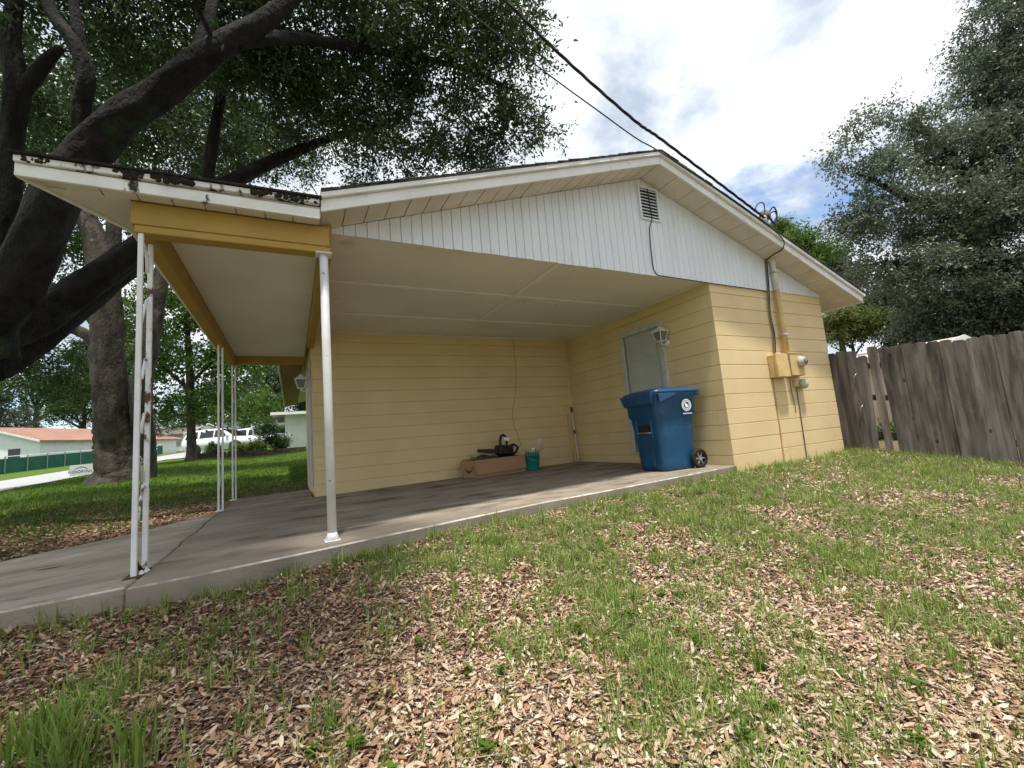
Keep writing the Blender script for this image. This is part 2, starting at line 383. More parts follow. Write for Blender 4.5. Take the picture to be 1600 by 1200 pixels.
# overhead service cables, twisted triplex to the weatherhead and a thinner one along the rake
# ================================================================== SETTING
# ground sheet: fine grid near the yard, coarse out to the horizon
def ground_sheet():
    def axis(lo, hi, fine_lo, fine_hi, step):
        a = list(np.arange(fine_lo, fine_hi + 1e-6, step))
        k = fine_lo; d = step
        while k > lo: d *= 1.35; k -= d; a.insert(0, max(k, lo))
        k = fine_hi; d = step
        while k < hi: d *= 1.35; k += d; a.append(min(k, hi))
        return np.array(a)
    xs = axis(-900, 900, -10, 6, .16); ys = axis(-900, 900, -7, 12, .16)
    X, Y = np.meshgrid(xs, ys)
    Z = ground_z(X, Y)
    near = np.exp(-((X + 3) ** 2 + (Y + 2) ** 2) / 90)
    Z = Z + (fbm(X * 1.3, Y * 1.3) - .5) * .07 * near
    on_slab = (X > -6.3) & (X < .2) & (Y > -.45) & (Y < 5.3)
    in_house = (X < 2.9) & (Y > .2) & (Y < 14.2) & ((X > -4.8) & (Y < 7.1) | (X > -4.0))
    Z = np.where(on_slab, np.minimum(Z, -.13), Z)
    Z = np.where(in_house, np.minimum(Z, -.2), Z)
    n, m = X.shape
    v = np.stack([X, Y, Z], -1).reshape(-1, 3)
    i = np.arange(n * m).reshape(n, m)
    f = np.stack([i[:-1, :-1], i[:-1, 1:], i[1:, 1:], i[1:, :-1]], -1).reshape(-1, 4)
    me = bpy.data.meshes.new('ground'); me.from_pydata(v.tolist(), [], f.tolist()); me.update()
    m_, N, L, b = new_mat('yard_ground')
    geo = N.new('ShaderNodeNewGeometry'); sp = N.new('ShaderNodeSeparateXYZ'); L.new(geo.outputs['Position'], sp.inputs[0])
    def noise(scale, detail=8, rough=.55):
        k = N.new('ShaderNodeTexNoise'); k.inputs['Scale'].default_value = scale; k.inputs['Detail'].default_value = detail
        k.inputs['Roughness'].default_value = rough; L.new(geo.outputs['Position'], k.inputs['Vector']); return k.outputs['Fac']
    def ramp(fac, *st):
        r = N.new('ShaderNodeValToRGB'); e = r.color_ramp.elements
        e[0].position, e[0].color = st[0][0], (*st[0][1], 1); e[1].position, e[1].color = st[-1][0], (*st[-1][1], 1)
        for p, c in st[1:-1]: q = e.new(p); q.color = (*c, 1)
        L.new(fac, r.inputs[0]); return r.outputs['Color']
    soil = ramp(noise(38, 10, .7), (.30, (.060, .042, .030)), (.5, (.16, .115, .085)), (.70, (.31, .235, .175)))
    lawn = ramp(noise(9, 9, .7), (.30, (.040, .085, .010)), (.55, (.085, .155, .018)), (.75, (.15, .21, .035)))
    # lawn lies on the street side; bare leaf-strewn soil round the carport
    mr = N.new('ShaderNodeMapRange'); mr.inputs[1].default_value = -7.0; mr.inputs[2].default_value = -9.6
    L.new(sp.outputs['X'], mr.inputs[0])
    mr2 = N.new('ShaderNodeMapRange'); mr2.inputs[1].default_value = 5.2; mr2.inputs[2].default_value = 9.0
    L.new(sp.outputs['Y'], mr2.inputs[0])
    mx = N.new('ShaderNodeMath'); mx.operation = 'MAXIMUM'; L.new(mr.outputs[0], mx.inputs[0]); L.new(mr2.outputs[0], mx.inputs[1])
    ad = N.new('ShaderNodeMath'); ad.operation = 'MULTIPLY_ADD'; ad.inputs[1].default_value = 1.6; ad.inputs[2].default_value = -.8
    L.new(noise(1.2, 6), ad.inputs[0])
    sm = N.new('ShaderNodeMath'); sm.use_clamp = True; L.new(mx.outputs[0], sm.inputs[0]); L.new(ad.outputs[0], sm.inputs[1])
    mix = N.new('ShaderNodeMixRGB'); L.new(sm.outputs[0], mix.inputs['Fac']); L.new(soil, mix.inputs[1]); L.new(lawn, mix.inputs[2])
    L.new(mix.outputs[0], b.inputs['Base Color']); b.inputs['Roughness'].default_value = .95; b.inputs['Specular IOR Level'].default_value = .1
    bp = N.new('ShaderNodeBump'); bp.inputs['Strength'].default_value = .8; bp.inputs['Distance'].default_value = .03
    L.new(noise(45, 8, .7), bp.inputs['Height']); L.new(bp.outputs[0], b.inputs['Normal'])
    o = link('ground', me, m_, smooth=True)
    mark(o, 'leaf strewn yard and sloping green lawn around the house', 'ground', kind='structure')
ground_sheet()

def draped(name, edge_a, edge_b, n, lift, material, label, cat, nx=6):
    """strip between two polylines (lists of xy), lying on the ground"""
    ea = np.array(edge_a, float); eb = np.array(edge_b, float)
    def samp(e, t):
        k = t * (len(e) - 1); i = np.minimum(k.astype(int), len(e) - 2); f = (k - i)[:, None]
        return e[i] * (1 - f) + e[i + 1] * f
    t = np.linspace(0, 1, n); A = samp(ea, t); B = samp(eb, t)
    v = []; f = []
    for j in range(nx + 1):
        P = A + (B - A) * j / nx
        z = ground_z(P[:, 0], P[:, 1]) + lift
        v += np.column_stack([P, z]).tolist()
    for j in range(nx):
        for i in range(n - 1):
            f.append((j * n + i, j * n + i + 1, (j + 1) * n + i + 1, (j + 1) * n + i))
    me = bpy.data.meshes.new(name); me.from_pydata(v, [], f); me.update()
    bm = bmesh.new(); bm.from_mesh(me); bmesh.ops.recalc_face_normals(bm, faces=bm.faces)
    if sum(p.normal.z for p in bm.faces) < 0: bmesh.ops.reverse_faces(bm, faces=bm.faces)
    bm.to_mesh(me); bm.free()
    return mark(link(name, me, material), label, cat, kind='structure')

draped('street', [(-13.2, -60), (-13.2, 160)], [(-17.9, -60), (-17.9, 160)], 160, .03, M['street'], 'pale grey residential street climbing beyond the lawn', 'street')

# carport slab (polygon prism, top follows a slight fall to the left)
def slab(name, poly, zfun, depth, material, label):
    n = len(poly)
    top = [(x, y, zfun(x, y)) for x, y in poly]; bot = [(x, y, zfun(x, y) - depth) for x, y in poly]
    mb = MB(); mb.add(top + bot, [tuple(range(n)), tuple(range(2 * n - 1, n - 1, -1))] + [(i, i + n, (i + 1) % n + n, (i + 1) % n) for i in range(n)])
    o = mb.build(name, material, bevel=.010, bmat=1); o.data.materials.append(M['concrete_edge'])
    for p in o.data.polygons:                       # only the exposed yard edge is worn pale
        if p.material_index == 1 and (p.center.y > -.06 or abs(p.center.x + 6.035) < .03): p.material_index = 0
    return mark(o, label, 'slab', kind='structure')
slab_z = lambda x, y: .0094 * x
rj = random.Random(5)
fe = [(-6.03, -.50), (-5.87, -.505), (-5.5, -.475), (-5.07, -.44), (-4.7, -.38), (-4.36, -.33), (-3.7, -.25), (-3.0, -.165), (-2.4, -.165), (-1.8, -.13), (-1.0, -.085), (-.4, -.055), (-.02, -.04)]
crack = [(-6.035 + rj.uniform(-.014, .014), yy) for yy in np.arange(-.30, 3.2, .22)]          # ragged joint with the driveway
carport_poly = [(x, y + rj.uniform(-.008, .008)) for x, y in fe] + [(-.02, 3.50), (-4.90, 3.50), (-4.90, 5.12), (-6.03, 5.12), (-6.03, 3.24)] + [(x + .003, y) for x, y in crack[::-1]]
slab('carport_slab', carport_poly, slab_z, .34, M['concrete'], 'stained grey concrete slab under the carport')
drive_z = lambda x, y: -.057 + .036 * (x + 6.05)
slab('driveway', [(-13.4, -.55), (-9, -.42), (-7.4, -.38), (-6.6, -.42), (-6.04, -.46)] + [(x - .004, y) for x, y in crack] + [(-6.045, 3.22), (-6.15, 3.18), (-6.4, 2.75), (-6.8, 2.25), (-7.5, 1.80), (-8.4, 1.72), (-13.4, 1.9)],
     drive_z, .30, M['drive'], 'weathered concrete driveway running from the carport to the street')

# ================================================================== HOUSE
H = empty('house', (0, 0, 0))
mark(H, 'pale yellow concrete block house with white gable and open carport', 'house')
XL, XR, XM, YB, YE = -4.87, 2.71, -1.08, 3.51, 14.0     # left and right ends, ridge, carport back wall, far end
PITCH = .337
def soffit_z(x): return 3.80 - PITCH * abs(x - XM)
J = [.127 + .2032 * k for k in range(12)]                # bed joints
BANDS = [(-.28, J[0])] + [(J[k], J[k + 1]) for k in range(11)] + [(J[11], 2.53)]

_course_cache = {}
def course(L, h):
    key = (round(L, 3), round(h, 3))
    if key not in _course_cache:
        g_, c = .0025, .005
        prof = [(c, g_), (0, g_ + c), (0, h - g_ - c), (c, h - g_), (.148, h - g_), (.148, g_)]
        mb = MB(); mb.prism([(0, y, z) for y, z in prof], (L, 0, 0))
        me = mb.mesh('block_course')
        bm = bmesh.new(); bm.from_mesh(me); bmesh.ops.recalc_face_normals(bm, faces=bm.faces); bm.to_mesh(me); bm.free()
        me.materials.append(M['paint']); _course_cache[key] = me
    return _course_cache[key]
rc = random.Random(2)
def wall_run(parent, origin, L, rotz, bands, step=.0015):
    for z0, z1 in bands:
        o = bpy.data.objects.new('block_course', course(L, z1 - z0)); COL.objects.link(o); o.parent = parent
        d = rc.uniform(0, step)
        nx, ny = (0, 1) if rotz == 0 else (1, 0)
        o.location = (origin[0] + nx * d, origin[1] + ny * d, z0); o.rotation_euler = (0, 0, rotz)
gable_wall = MB().box((.02, XR - .152), (.012, .14), (-.28, 2.52)).build('gable_wall', M['paint'], H)
wall_run(gable_wall, (0, 0), XR, 0, BANDS)
back_wall = MB().box((XL + .012, -.002), (YB + .012, YB + .14), (-.28, 2.52)).build('back_wall', M['paint'], H)
wall_run(back_wall, (XL, YB), -XL - .001, 0, BANDS)
DY0, DY1, DZ0, DZ1 = 1.00, 1.80, J[0], J[10]              # door opening
door_wall = MB().box((.012, .14), (.16, DY0 - .01), (-.28, 2.52)).box((.012, .14), (DY1 + .01, YB + .15), (-.28, 2.52)).build('door_wall', M['paint'], H)
for z0, z1 in BANDS:
    if z0 >= DZ0 - .001 and z1 <= DZ1 + .001:
        wall_run(door_wall, (0, DY0), DY0 - .150, -math.pi / 2, [(z0, z1)])
        wall_run(door_wall, (0, YB + .0), YB - DY1, -math.pi / 2, [(z0, z1)])
    else:
        wall_run(door_wall, (0, YB + .0), YB - .150, -math.pi / 2, [(z0, z1)])
YW = 7.1                                        # beyond this the street side steps back under the porch eave
front_wall = MB().box((XL + .012, XL + .14), (YB + .16, YW), (-.28, 2.52)).build('front_wall', M['paint'], H)
wall_run(front_wall, (XL, YW), YW - YB - .15, -math.pi / 2, BANDS)
MB().box((XL + .15, XL + .9), (YW - .15, YW), (-.28, 2.52)).build('porch_return_wall', M['paint'], H)
MB().box((XL + .75, XL + .9), (YW + .001, YE - .151), (-.28, 2.52)).build('porch_wall', M['paint'], H)
MB().box((XR - .15, XR), (.151, YE), (-.28, 2.52)).build('side_wall', M['paint'], H)
MB().box((XL + .75, XR - .151), (YE - .15, YE), (-.28, 2.52)).build('rear_wall', M['paint'], H)

# door with panels and casing
door = MB().box((.035, .075), (DY0 + .002, DY1 - .002), (DZ0 + .045, DZ1 - .002)).build('door', M['door'], H)
for (y0, y1) in ((1.10, 1.36), (1.44, 1.70)):
    for (z0, z1) in ((.32, .78), (.90, 1.60), (1.72, 2.00)):
        MB().box((.026, .036), (y0, y1), (z0, z1)).build('panel', M['door'], door, bevel=.008)
dk = MB().lathe([(.0, 0), (.028, 0), (.03, .02), (.022, .045), (0, .055)], 12).build('door_knob', M['metal'], door, True)
dk.rotation_euler = (0, -math.pi / 2, 0); dk.location = (.036, 1.07, 1.08)
casing = MB().box((-.022, .03), (DY1 + .0, DY1 + .085), (DZ0 + .03, 2.145)).build('door_casing', M['doortrim'], H, bevel=.004)
MB().box((-.022, .03), (DY0 - .085, DY0), (DZ0 + .03, 2.145)).build('door_casing', M['doortrim'], H, bevel=.004)
MB().box((-.024, .03), (DY0 - .09, DY1 + .09), (2.147, 2.235)).build('door_head_casing', M['doortrim'], H, bevel=.004)
MB().box((-.015, .034), (DY0 + .002, DY1 - .002), (DZ0 + .004, DZ0 + .044)).build('door_sill', M['doortrim'], H, bevel=.004)

# gable siding, one board at a time
BW = .1016
def siding_board(x0, x1):
    zb = 2.488
    yb, yf, c = .0, -.019, .004
    def top(x): return soffit_z(x) - .003
    if min(top(x0), top(x1)) < zb + .012: 
        if max(top(x0), top(x1)) < zb + .03: return
    a0, a1 = x0 + .0018, x1 - .0018
    t0, t1 = max(top(a0), zb + .004), max(top(a1), zb + .004)
    j = rc.uniform(-.0012, .0012); w = rc.uniform(-.004, .003)
    v = [(a0, yb, zb + w), (a1, yb, zb + w), (a0, yb, t0), (a1, yb, t1),
         (a0, yf + .005, zb + w), (a1, yf + .005, zb + w), (a0, yf + .005, t0), (a1, yf + .005, t1),
         (a0 + c, yf + j, zb + w), (a1 - c, yf + j, zb + w), (a0 + c, yf + j, t0), (a1 - c, yf + j, t1)]
    f = [(0, 2, 3, 1), (0, 1, 5, 4), (2, 6, 7, 3), (0, 4, 6, 2), (1, 3, 7, 5), (4, 5, 9, 8), (6, 10, 11, 7), (4, 8, 10, 6), (5, 7, 11, 9), (8, 9, 11, 10)]
    MB().add(v, f).build('siding_board', M['siding'], gable)
gable = MB().prism([(XL + .01, .002, 2.535), (XR - .01, .002, 2.535), (XM, .002, 3.78)], (0, .10, 0)).build('gable', M['siding'], H)
k = 0
while XM - k * BW > XL: siding_board(max(XM - (k + 1) * BW, XL), XM - k * BW); k += 1
k = 0
while XM + k * BW < XR: siding_board(XM + k * BW, min(XM + (k + 1) * BW, XR)); k += 1

# gable vent
vent = MB().box((-1.135, -.835), (-.024, -.006), (3.255, 3.665)).build('gable_vent', M['dark'], H)
for nm, x, z in (('vent_frame', (-1.16, -1.13), (3.23, 3.69)), ('vent_frame', (-.84, -.81), (3.23, 3.69)), ('vent_frame', (-1.13, -.84), (3.23, 3.258)), ('vent_frame', (-1.13, -.84), (3.662, 3.69))):
    board(nm, x, (-.042, -.019), z, M['siding'], vent, .003)
for i in range(9):
    z = 3.285 + i * .0435
    MB().hexa([(-1.13, -.040, z - .006), (-.84, -.040, z - .006), (-.84, -.024, z + .012), (-1.13, -.024, z + .012),
               (-1.13, -.040, z + .002), (-.84, -.040, z + .002), (-.84, -.024, z + .020), (-1.13, -.024, z + .020)]).build('slat', M['siding'], vent)

# roof bodies
YF = -.345                                     # back of the fascia
def roof_plane(name, xa, xb, y0, y1, extra=0.0):
    za, zb = soffit_z(xa), soffit_z(xb)
    o = MB().prism([(xa, y0, za + .016), (xb, y0, zb + .016), (xb, y0, zb + .118), (xa, y0, za + .118)], (0, y1 - y0, 0)).build(name, M['soffit'], H)
    sh = MB()
    e = .068
    sh.prism([(xa, y0 - e, za + .130), (xb, y0 - e, zb + .130), (xb, y0 - e, zb + .142), (xa, y0 - e, za + .142)], (0, y1 - y0 + e, 0))
    sh.build('shingle_layer', M['shingle'], o)
    # shingle tab ends along the rake
    tabs = MB(); n = int(abs(xb - xa) / .14)
    for i in range(n):
        x0 = xa + (xb - xa) * i / n; x1 = xa + (xb - xa) * (i + .96) / n
        zz0, zz1 = soffit_z(x0), soffit_z(x1)
        lo0, lo1 = (.146, .154) if soffit_z(x0) > soffit_z(x1) else (.154, .146)
        yy = y0 - .069 - rc.uniform(0, .012)
        tabs.hexa([(x0, yy, zz0 + .143), (x1, yy, zz1 + .143), (x1, yy + .35, zz1 + .143), (x0, yy + .35, zz0 + .143),
                   (x0, yy, zz0 + lo0), (x1, yy, zz1 + lo1), (x1, yy + .35, zz1 + lo1), (x0, yy + .35, zz0 + lo0)])
    mark(tabs.build('shingle_tabs', M['shingle'], o), kind='stuff')
    return o
roof_r = roof_plane('roof', XM + .001, 3.25, YF, YE + .3)
roof_l = roof_plane('roof', -4.935, XM - .001, YF, YE + .3)
xe = -5.36
MB().prism([(xe, 5.36, soffit_z(xe) + .016), (-4.936, 5.36, soffit_z(-4.936) + .016), (-4.936, 5.36, soffit_z(-4.936) + .15), (xe, 5.36, soffit_z(xe) + .15)], (0, YE - 5.06, 0)).build('eave', M['brownsoffit'], roof_l)
MB().box((xe - .03, xe - .002), (5.36, YE + .3), (soffit_z(xe) - .03, soffit_z(xe) + .15)).build('eave_fascia', M['fascia'], roof_l, bevel=.004)
MB().box((3.252, 3.28), (YF - .025, YE + .3), (soffit_z(3.25) - .015, soffit_z(3.25) + .128)).build('eave_fascia', M['fascia'], roof_r, bevel=.004)
# rake soffit boards
def soffit_run(parent, xa, xb, step):
    n = max(1, int(round(abs(xb - xa) / step)))
    for i in range(n):
        x0 = xa + (xb - xa) * i / n; x1 = xa + (xb - xa) * (i + 1) / n
        lo, hi = min(x0, x1) + .0045, max(x0, x1) - .0045
        d = rc.uniform(-.0015, .0015)
        za, zb = soffit_z(lo) + d, soffit_z(hi) + d
        MB().hexa([(lo, YF + .001, za), (hi, YF + .001, zb), (hi, -.0195, zb), (lo, -.0195, za),
                   (lo, YF + .001, za + .014), (hi, YF + .001, zb + .014), (hi, -.0195, zb + .014), (lo, -.0195, za + .014)]).build('soffit_board', M['soffit'], parent, bevel=.002)
soffit_run(roof_l, XM - .002, -4.93, .185)
soffit_run(roof_r, XM + .002, 3.24, .30)
# rake fascia and the trim above it
def fascia(parent, xa, xb, za, zb, h0, h1, y0, y1, name, material):
    MB().hexa([(xa, y0, za + h0), (xb, y0, zb + h0), (xb, y1, zb + h0), (xa, y1, za + h0),
               (xa, y0, za + h1), (xb, y0, zb + h1), (xb, y1, zb + h1), (xa, y1, za + h1)]).build(name, material, parent, bevel=.003)
for par, xa, xb in ((roof_l, -4.935, XM - .002), (roof_r, XM + .002, 3.282)):
    fascia(par, xa, xb, soffit_z(xa), soffit_z(xb), -.016, .083, -.370, -.346, 'fascia_board', M['fascia'])
    fascia(par, xa, xb, soffit_z(xa), soffit_z(xb), .085, .129, -.405, -.347, 'fascia_trim', M['fascia'])

# low carport extension over the driveway
EXL, EXZ = -6.63, 2.43
EX2, EXY = -6.25, .26                            # the side eave steps back behind the flared front corner
plan = [(EXL + .03, YF), (-4.937, YF), (-4.937, 5.30), (EX2 + .03, 5.30), (EX2 + .03, EXY)]
ext = MB().prism([(px_, py_, EXZ + .016) for px_, py_ in plan], (0, 0, .085)).build('carport_roof', M['soffit'], H)
fascia(ext, EXL, -4.945, EXZ - .004, EXZ - .006, -.004, .076, -.372, -.346, 'fascia_board', M['mould2'])
fascia(ext, EXL, -4.945, EXZ - .004, EXZ + .03, .078, .118, -.392, -.347, 'fascia_trim', M['mould'])
shp = [(EXL - .025, -.412, .119), (-4.93, -.412, .151), (-4.93, 5.33, .151), (EX2 - .03, 5.33, .122), (EX2 - .03, EXY, .122)]
MB().prism([(a_, b_, EXZ + c_) for a_, b_, c_ in shp], (0, 0, .014)).build('shingle_layer', M['moss'], ext)
MB().hexa([(EXL, -.345, EXZ - .010), (EXL + .03, -.345, EXZ - .010), (EX2 + .03, EXY, EXZ - .010), (EX2, EXY + .02, EXZ - .010), (EXL, -.345, EXZ + .108), (EXL + .03, -.345, EXZ + .108), (EX2 + .03, EXY, EXZ + .108), (EX2, EXY + .02, EXZ + .108)]).build('corner_fascia', M['fascia'], ext, bevel=.003)
MB().box((EX2, EX2 + .028), (EXY + .022, 5.32), (EXZ - .012, EXZ + .108)).build('eave_fascia', M['fascia'], ext, bevel=.004)
MB().box((EX2 + .03, -4.94), (5.302, 5.326), (EXZ - .012, EXZ + .125)).build('rear_fascia', M['fascia'], ext, bevel=.004)
mossb = MB(); rm = np.random.default_rng(8)          # clumps of black moss hanging over the trim
for i in range(260):
    x = rm.uniform(EXL + .02, -4.96); s = rm.uniform(.006, .022) * (1.3 if -6.3 < x < -5.1 else .7)
    p = fbm(np.array([x * 5.0]), np.array([2.3]))[0]
    if p < .52: continue
    t = (x - EXL) / (-4.945 - EXL); z = EXZ + .112 + .034 * t - rm.uniform(-.012, .03 + .05 * max(0, p - .5))
    mossb.loft([[(x + s * r * math.cos(a * 1.2566) , -.393 - s * .5 * q, z + s * r * 1.1 * math.sin(a * 1.2566)) for a in range(5)] for r, q in ((1.0, 0), (.75, .6), (.2, 1.0))])
mark(mossb.build('roof_moss', M['moss'], ext), kind='stuff')
# flat soffit boards of the extension
for i in range(8):
    x0 = -4.945 - i * .1872; x1 = x0 - .1872
    MB().box((x1 + .0045, x0 - .0045), (YF + .001, -.2425), (EXZ, EXZ + .014)).build('soffit_board', M['soffit'], ext, bevel=.002)
MB().prism([(EXL + .10, -.2415, EXZ), (-6.123, -.2415, EXZ), (-6.123, EXY + .25, EXZ), (EX2 + .03, EXY + .25, EXZ), (EX2 + .03, EXY + .005, EXZ)], (0, 0, .014)).build('soffit_board', M['soffit'], ext, bevel=.002)
for i in range(4):
    y0 = EXY + .256 + i * 1.19
    MB().box((EX2 + .03, -6.123), (y0 + .003, y0 + 1.187), (EXZ + .0, EXZ + .014)).build('soffit_board', M['soffit'], ext, bevel=.002)

# beams
MB().box((-6.12, -4.868), (-.24, -.15), (2.262, 2.428)).build('front_beam', M['beam'], H, bevel=.006)
MB().box((-6.10, -4.862), (-.236, -.12), (2.205, 2.260)).build('beam_cap', M['beam'], H, bevel=.006)
MB().box((-6.12, -6.02), (-.118, 5.03), (2.225, 2.428)).build('side_beam', M['beam'], H, bevel=.006)
MB().box((-6.018, -4.93), (4.94, 5.03), (2.262, 2.428)).build('rear_beam', M['beam'], H, bevel=.006)
MB().box((-4.93, -4.84), (-.118, YB - .002), (2.245, 2.518)).build('inner_beam', M['beam'], H, bevel=.006)

# ceilings: panels with battens over the joints
CZ = 2.52
xs_ = [-4.838, -2.44, -.002]; ys_ = [.004, 1.20, 2.42, YB - .002]
for i in range(2):
    for j in range(3):
        MB().box((xs_[i] + .003, xs_[i + 1] - .003), (ys_[j] + .003, ys_[j + 1] - .003), (CZ + rc.uniform(0, .002), CZ + .013)).build('ceiling_panel', M['ceiling'], H, bevel=.002)
for j in (1, 2):
    MB().box((xs_[0] + .01, -.004), (ys_[j] - .028, ys_[j] + .028), (CZ - .013, CZ - .0005)).build('ceiling_batten', M['batten'], H, bevel=.002)
MB().box((xs_[0] + .01, -.004), (YB - .045, YB - .004), (CZ - .012, CZ - .0005)).build('ceiling_trim', M['batten'], H, bevel=.003)
MB().box((-.042, -.004), (.02, YB - .05), (CZ - .012, CZ - .0005)).build('ceiling_trim', M['batten'], H, bevel=.003)
for q0, q1 in ((.02, 1.165), (1.235, 2.385), (2.455, YB - .06)): MB().box((-2.462, -2.418), (q0, q1), (CZ - .012, CZ - .0005)).build('ceiling_batten', M['batten'], H, bevel=.002)
for (y0, y1) in ((-.118, 2.32), (2.32, 4.937)):
    MB().box((-6.017, -4.933), (y0 + .003, y1 - .003), (2.405, 2.418)).build('ceiling_panel', M['ceiling'], H, bevel=.002)

# round steel post
post = MB().tube([(-4.915, -.205, slab_z(-4.915, 0) + .012), (-4.915, -.205, 2.196)], .032, 20).build('post', M['post'], H, True)
MB().box((-4.970, -4.860), (-.260, -.150), (slab_z(-4.9, 0) + .0005, slab_z(-4.9, 0) + .012)).build('base_plate', M['post'], post, bevel=.003)
MB().lathe([(.046, 0), (.050, .006), (.038, .03), (.033, .05)], 20, (-4.915, -.205, slab_z(-4.9, 0) + .0121)).build('collar', M['post'], post, True)
MB().box((-4.975, -4.855), (-.262, -.148), (2.196, 2.2045)).build('top_plate', M['post'], post, bevel=.002)

def scroll(c, r0, r1, turns, a0, flip=1, n=26):
    out = []
    for i in range(n + 1):
        t = i / n; a = a0 + flip * 6.283 * turns * t; r = r0 + (r1 - r0) * t
        out.append((c[0], c[1] + r * math.cos(a), c[2] + r * math.sin(a)))
    return out
def iron_column(x, y0, y1, zt, seed, worn):
    zb = slab_z(x, 0)
    r = random.Random(seed)
    col = empty('iron_column', (0, 0, 0)); col.parent = H
    for i, y in enumerate((y0, y1)):
        m = M['rustpost'] if (worn and i == 1) else M['post']
        b0 = zb + (.004 if not (worn and i == 1) else .03)
        hs_ = .0145 if worn else .0115; ox = .014 * i if worn else .030 * i
        MB().box((x - hs_ + ox, x + hs_ + ox), (y - hs_, y + hs_), (b0, zt)).build('tube', m, col, bevel=.003)
    MB().box((x - .045, x + .045), (y0 - .05, y1 + .05), (zb + .0006, zb + .0035)).build('base_plate', M['rust' if worn else 'post'], col)
    m = M['rustpost'] if worn else M['post']
    ym = (y0 + y1) / 2; hw = (y1 - y0) / 2 - .0145
    if worn:
        # what is left of the scrollwork: a curl at the top, two bars and a broken curl below
        MB().tube([(x, y0 + .014, zt - .07), (x, y0 + .04, zt - .045), (x, ym, zt - .05), (x, y1 - .03, zt - .12), (x, y1 - .018, zt - .22)], .0095, 6).build('scroll', m, col, True)
        MB().tube([(x, y1 - .016, zt - .42), (x, ym + .01, zt - .52), (x, y0 + .017, zt - .66)], .0095, 6).build('scroll', m, col, True)
        MB().tube([(x, y1 - .016, 1.36), (x, ym, 1.22), (x, y0 + .016, 1.08)], .0095, 6).build('scroll', m, col, True)
        MB().tube([(x, y1 - .016, .98), (x, ym + .02, .90), (x, ym + .012, .84)], .0095, 6).build('scroll', m, col, True)
        MB().tube([(x, y0 + .016, .60), (x, ym - .02, .685), (x, ym + .03, .66), (x, y1 - .016, .52)], .0095, 6).build('scroll', m, col, True)
        MB().tube([(x, y1 - .016, .50), (x, ym, .35), (x, y0 + .016, .17)], .009, 6).build('scroll', m, col, True)
        MB().tube([(x, y0 + .016, zb + .10), (x, ym, zb + .05), (x, y1 - .02, zb + .012)], .012, 6).build('rusted_foot', M['rust'], col, True)
        for (fx, fy, fr) in ((.03, .03, .016), (.045, .06, .011), (.035, .12, .014), (.05, .10, .009)):
            MB().lathe([(0, 0), (fr, .001), (fr * .8, fr * .9), (fr * .3, fr * 1.5), (0, fr * 1.6)], 7, (x + fx, y0 + fy, zb + .004)).build('flaked_paint', M['post'], col)
    else:
        for z in (.45, 1.1, 1.75):
            MB().tube([(x, ym + hw * math.sin(t * 6.283), z + (t - .5) * .42) for t in np.linspace(0, 1, 15)], .007, 6).build('scroll', m, col, True)
    return col
iron_column(-6.066, -.215, -.045, 2.204, 1, True)
iron_column(-6.062, 3.28, 3.43, 2.224, 2, False)
iron_column(-6.062, 4.85, 5.00, 2.224, 3, False)

# fixtures on the long wall facing the street
MB().box((XL - .03, XL - .0005), (3.95, 4.06), (.05, 2.15)).build('window_trim', M['doortrim'], H, bevel=.004)
MB().box((XL - .03, XL - .0005), (5.0, 5.11), (.05, 2.15)).build('window_trim', M['doortrim'], H, bevel=.004)
MB().box((XL - .02, XL - .0005), (4.065, 4.995), (.08, 2.10)).build('front_door', M['door'], H, bevel=.004)

# ================================================================== THINGS ON AND IN THE CARPORT
def lantern(loc, rotz, label, s=1.0):
    """coach lantern, wall plate in local XZ at y=0, sticking out to -y"""
    t = empty('wall_lantern', loc, rotz); mark(t, label, 'lantern'); t.scale = (s, s, s)
    q_ = MB().lathe([(0, 0), (.058, 0), (.058, .008), (.045, .022), (0, .026)], 20).build('wall_plate', M['post'], t, True)
    q_.rotation_euler = (math.pi / 2, 0, 0); q_.location = (0, 0, -.06)
    MB().tube([(0, -.02, -.06), (0, -.06, -.085), (0, -.11, -.085), (0, -.125, -.045)], .010, 8).build('arm', M['post'], t, True)
    c = (0, -.125, 0)
    def sq(h, z): return [(h, -.125 - h, z), (h, -.125 + h, z), (-h, -.125 + h, z), (-h, -.125 - h, z)]
    MB().loft([sq(.030, -.045), sq(.052, -.035), sq(.055, -.028)]).build('base', M['post'], t)
    MB().loft([sq(.046, -.027), sq(.082, .112)]).build('glass', M['lampglass'], t)
    for sx in (-1, 1):
        for sy in (-1, 1):
            MB().tube([(sx * .049, -.125 + sy * .049, -.028), (sx * .085, -.125 + sy * .085, .113)], .0065, 5).build('corner_bar', M['post'], t)
    roof = MB().loft([sq(.105, .113), sq(.105, .123), sq(.060, .160), sq(.045, .170), sq(.040, .185)]).build('cap', M['post'], t, bevel=.003)
    MB().lathe([(.022, .185), (.026, .195), (.012, .205), (.016, .215), (0, .228)], 10, (0, -.125, 0)).build('finial', M['post'], roof, True)
    return t
lantern((-.002, .86, 1.90), -math.pi / 2, 'white coach lantern with smoky glass beside the carport door', .95)
lantern((XL - .032, 4.03, 1.72), -math.pi / 2, 'white lantern on the house wall facing the street', .95)

# outlet
o = empty('wall_outlet', (-.867, YB, .469)); mark(o, 'small white electric outlet low on the back wall', 'outlet')
MB().box((-.036, .036), (-.008, -.0005), (-.058, .058)).build('cover_plate', M['white'], o, bevel=.003)
for z in (-.026, .026): MB().box((-.016, .016), (-.0105, -.0082), (z - .014, z + .014)).build('socket', M['doortrim'], o, bevel=.002)

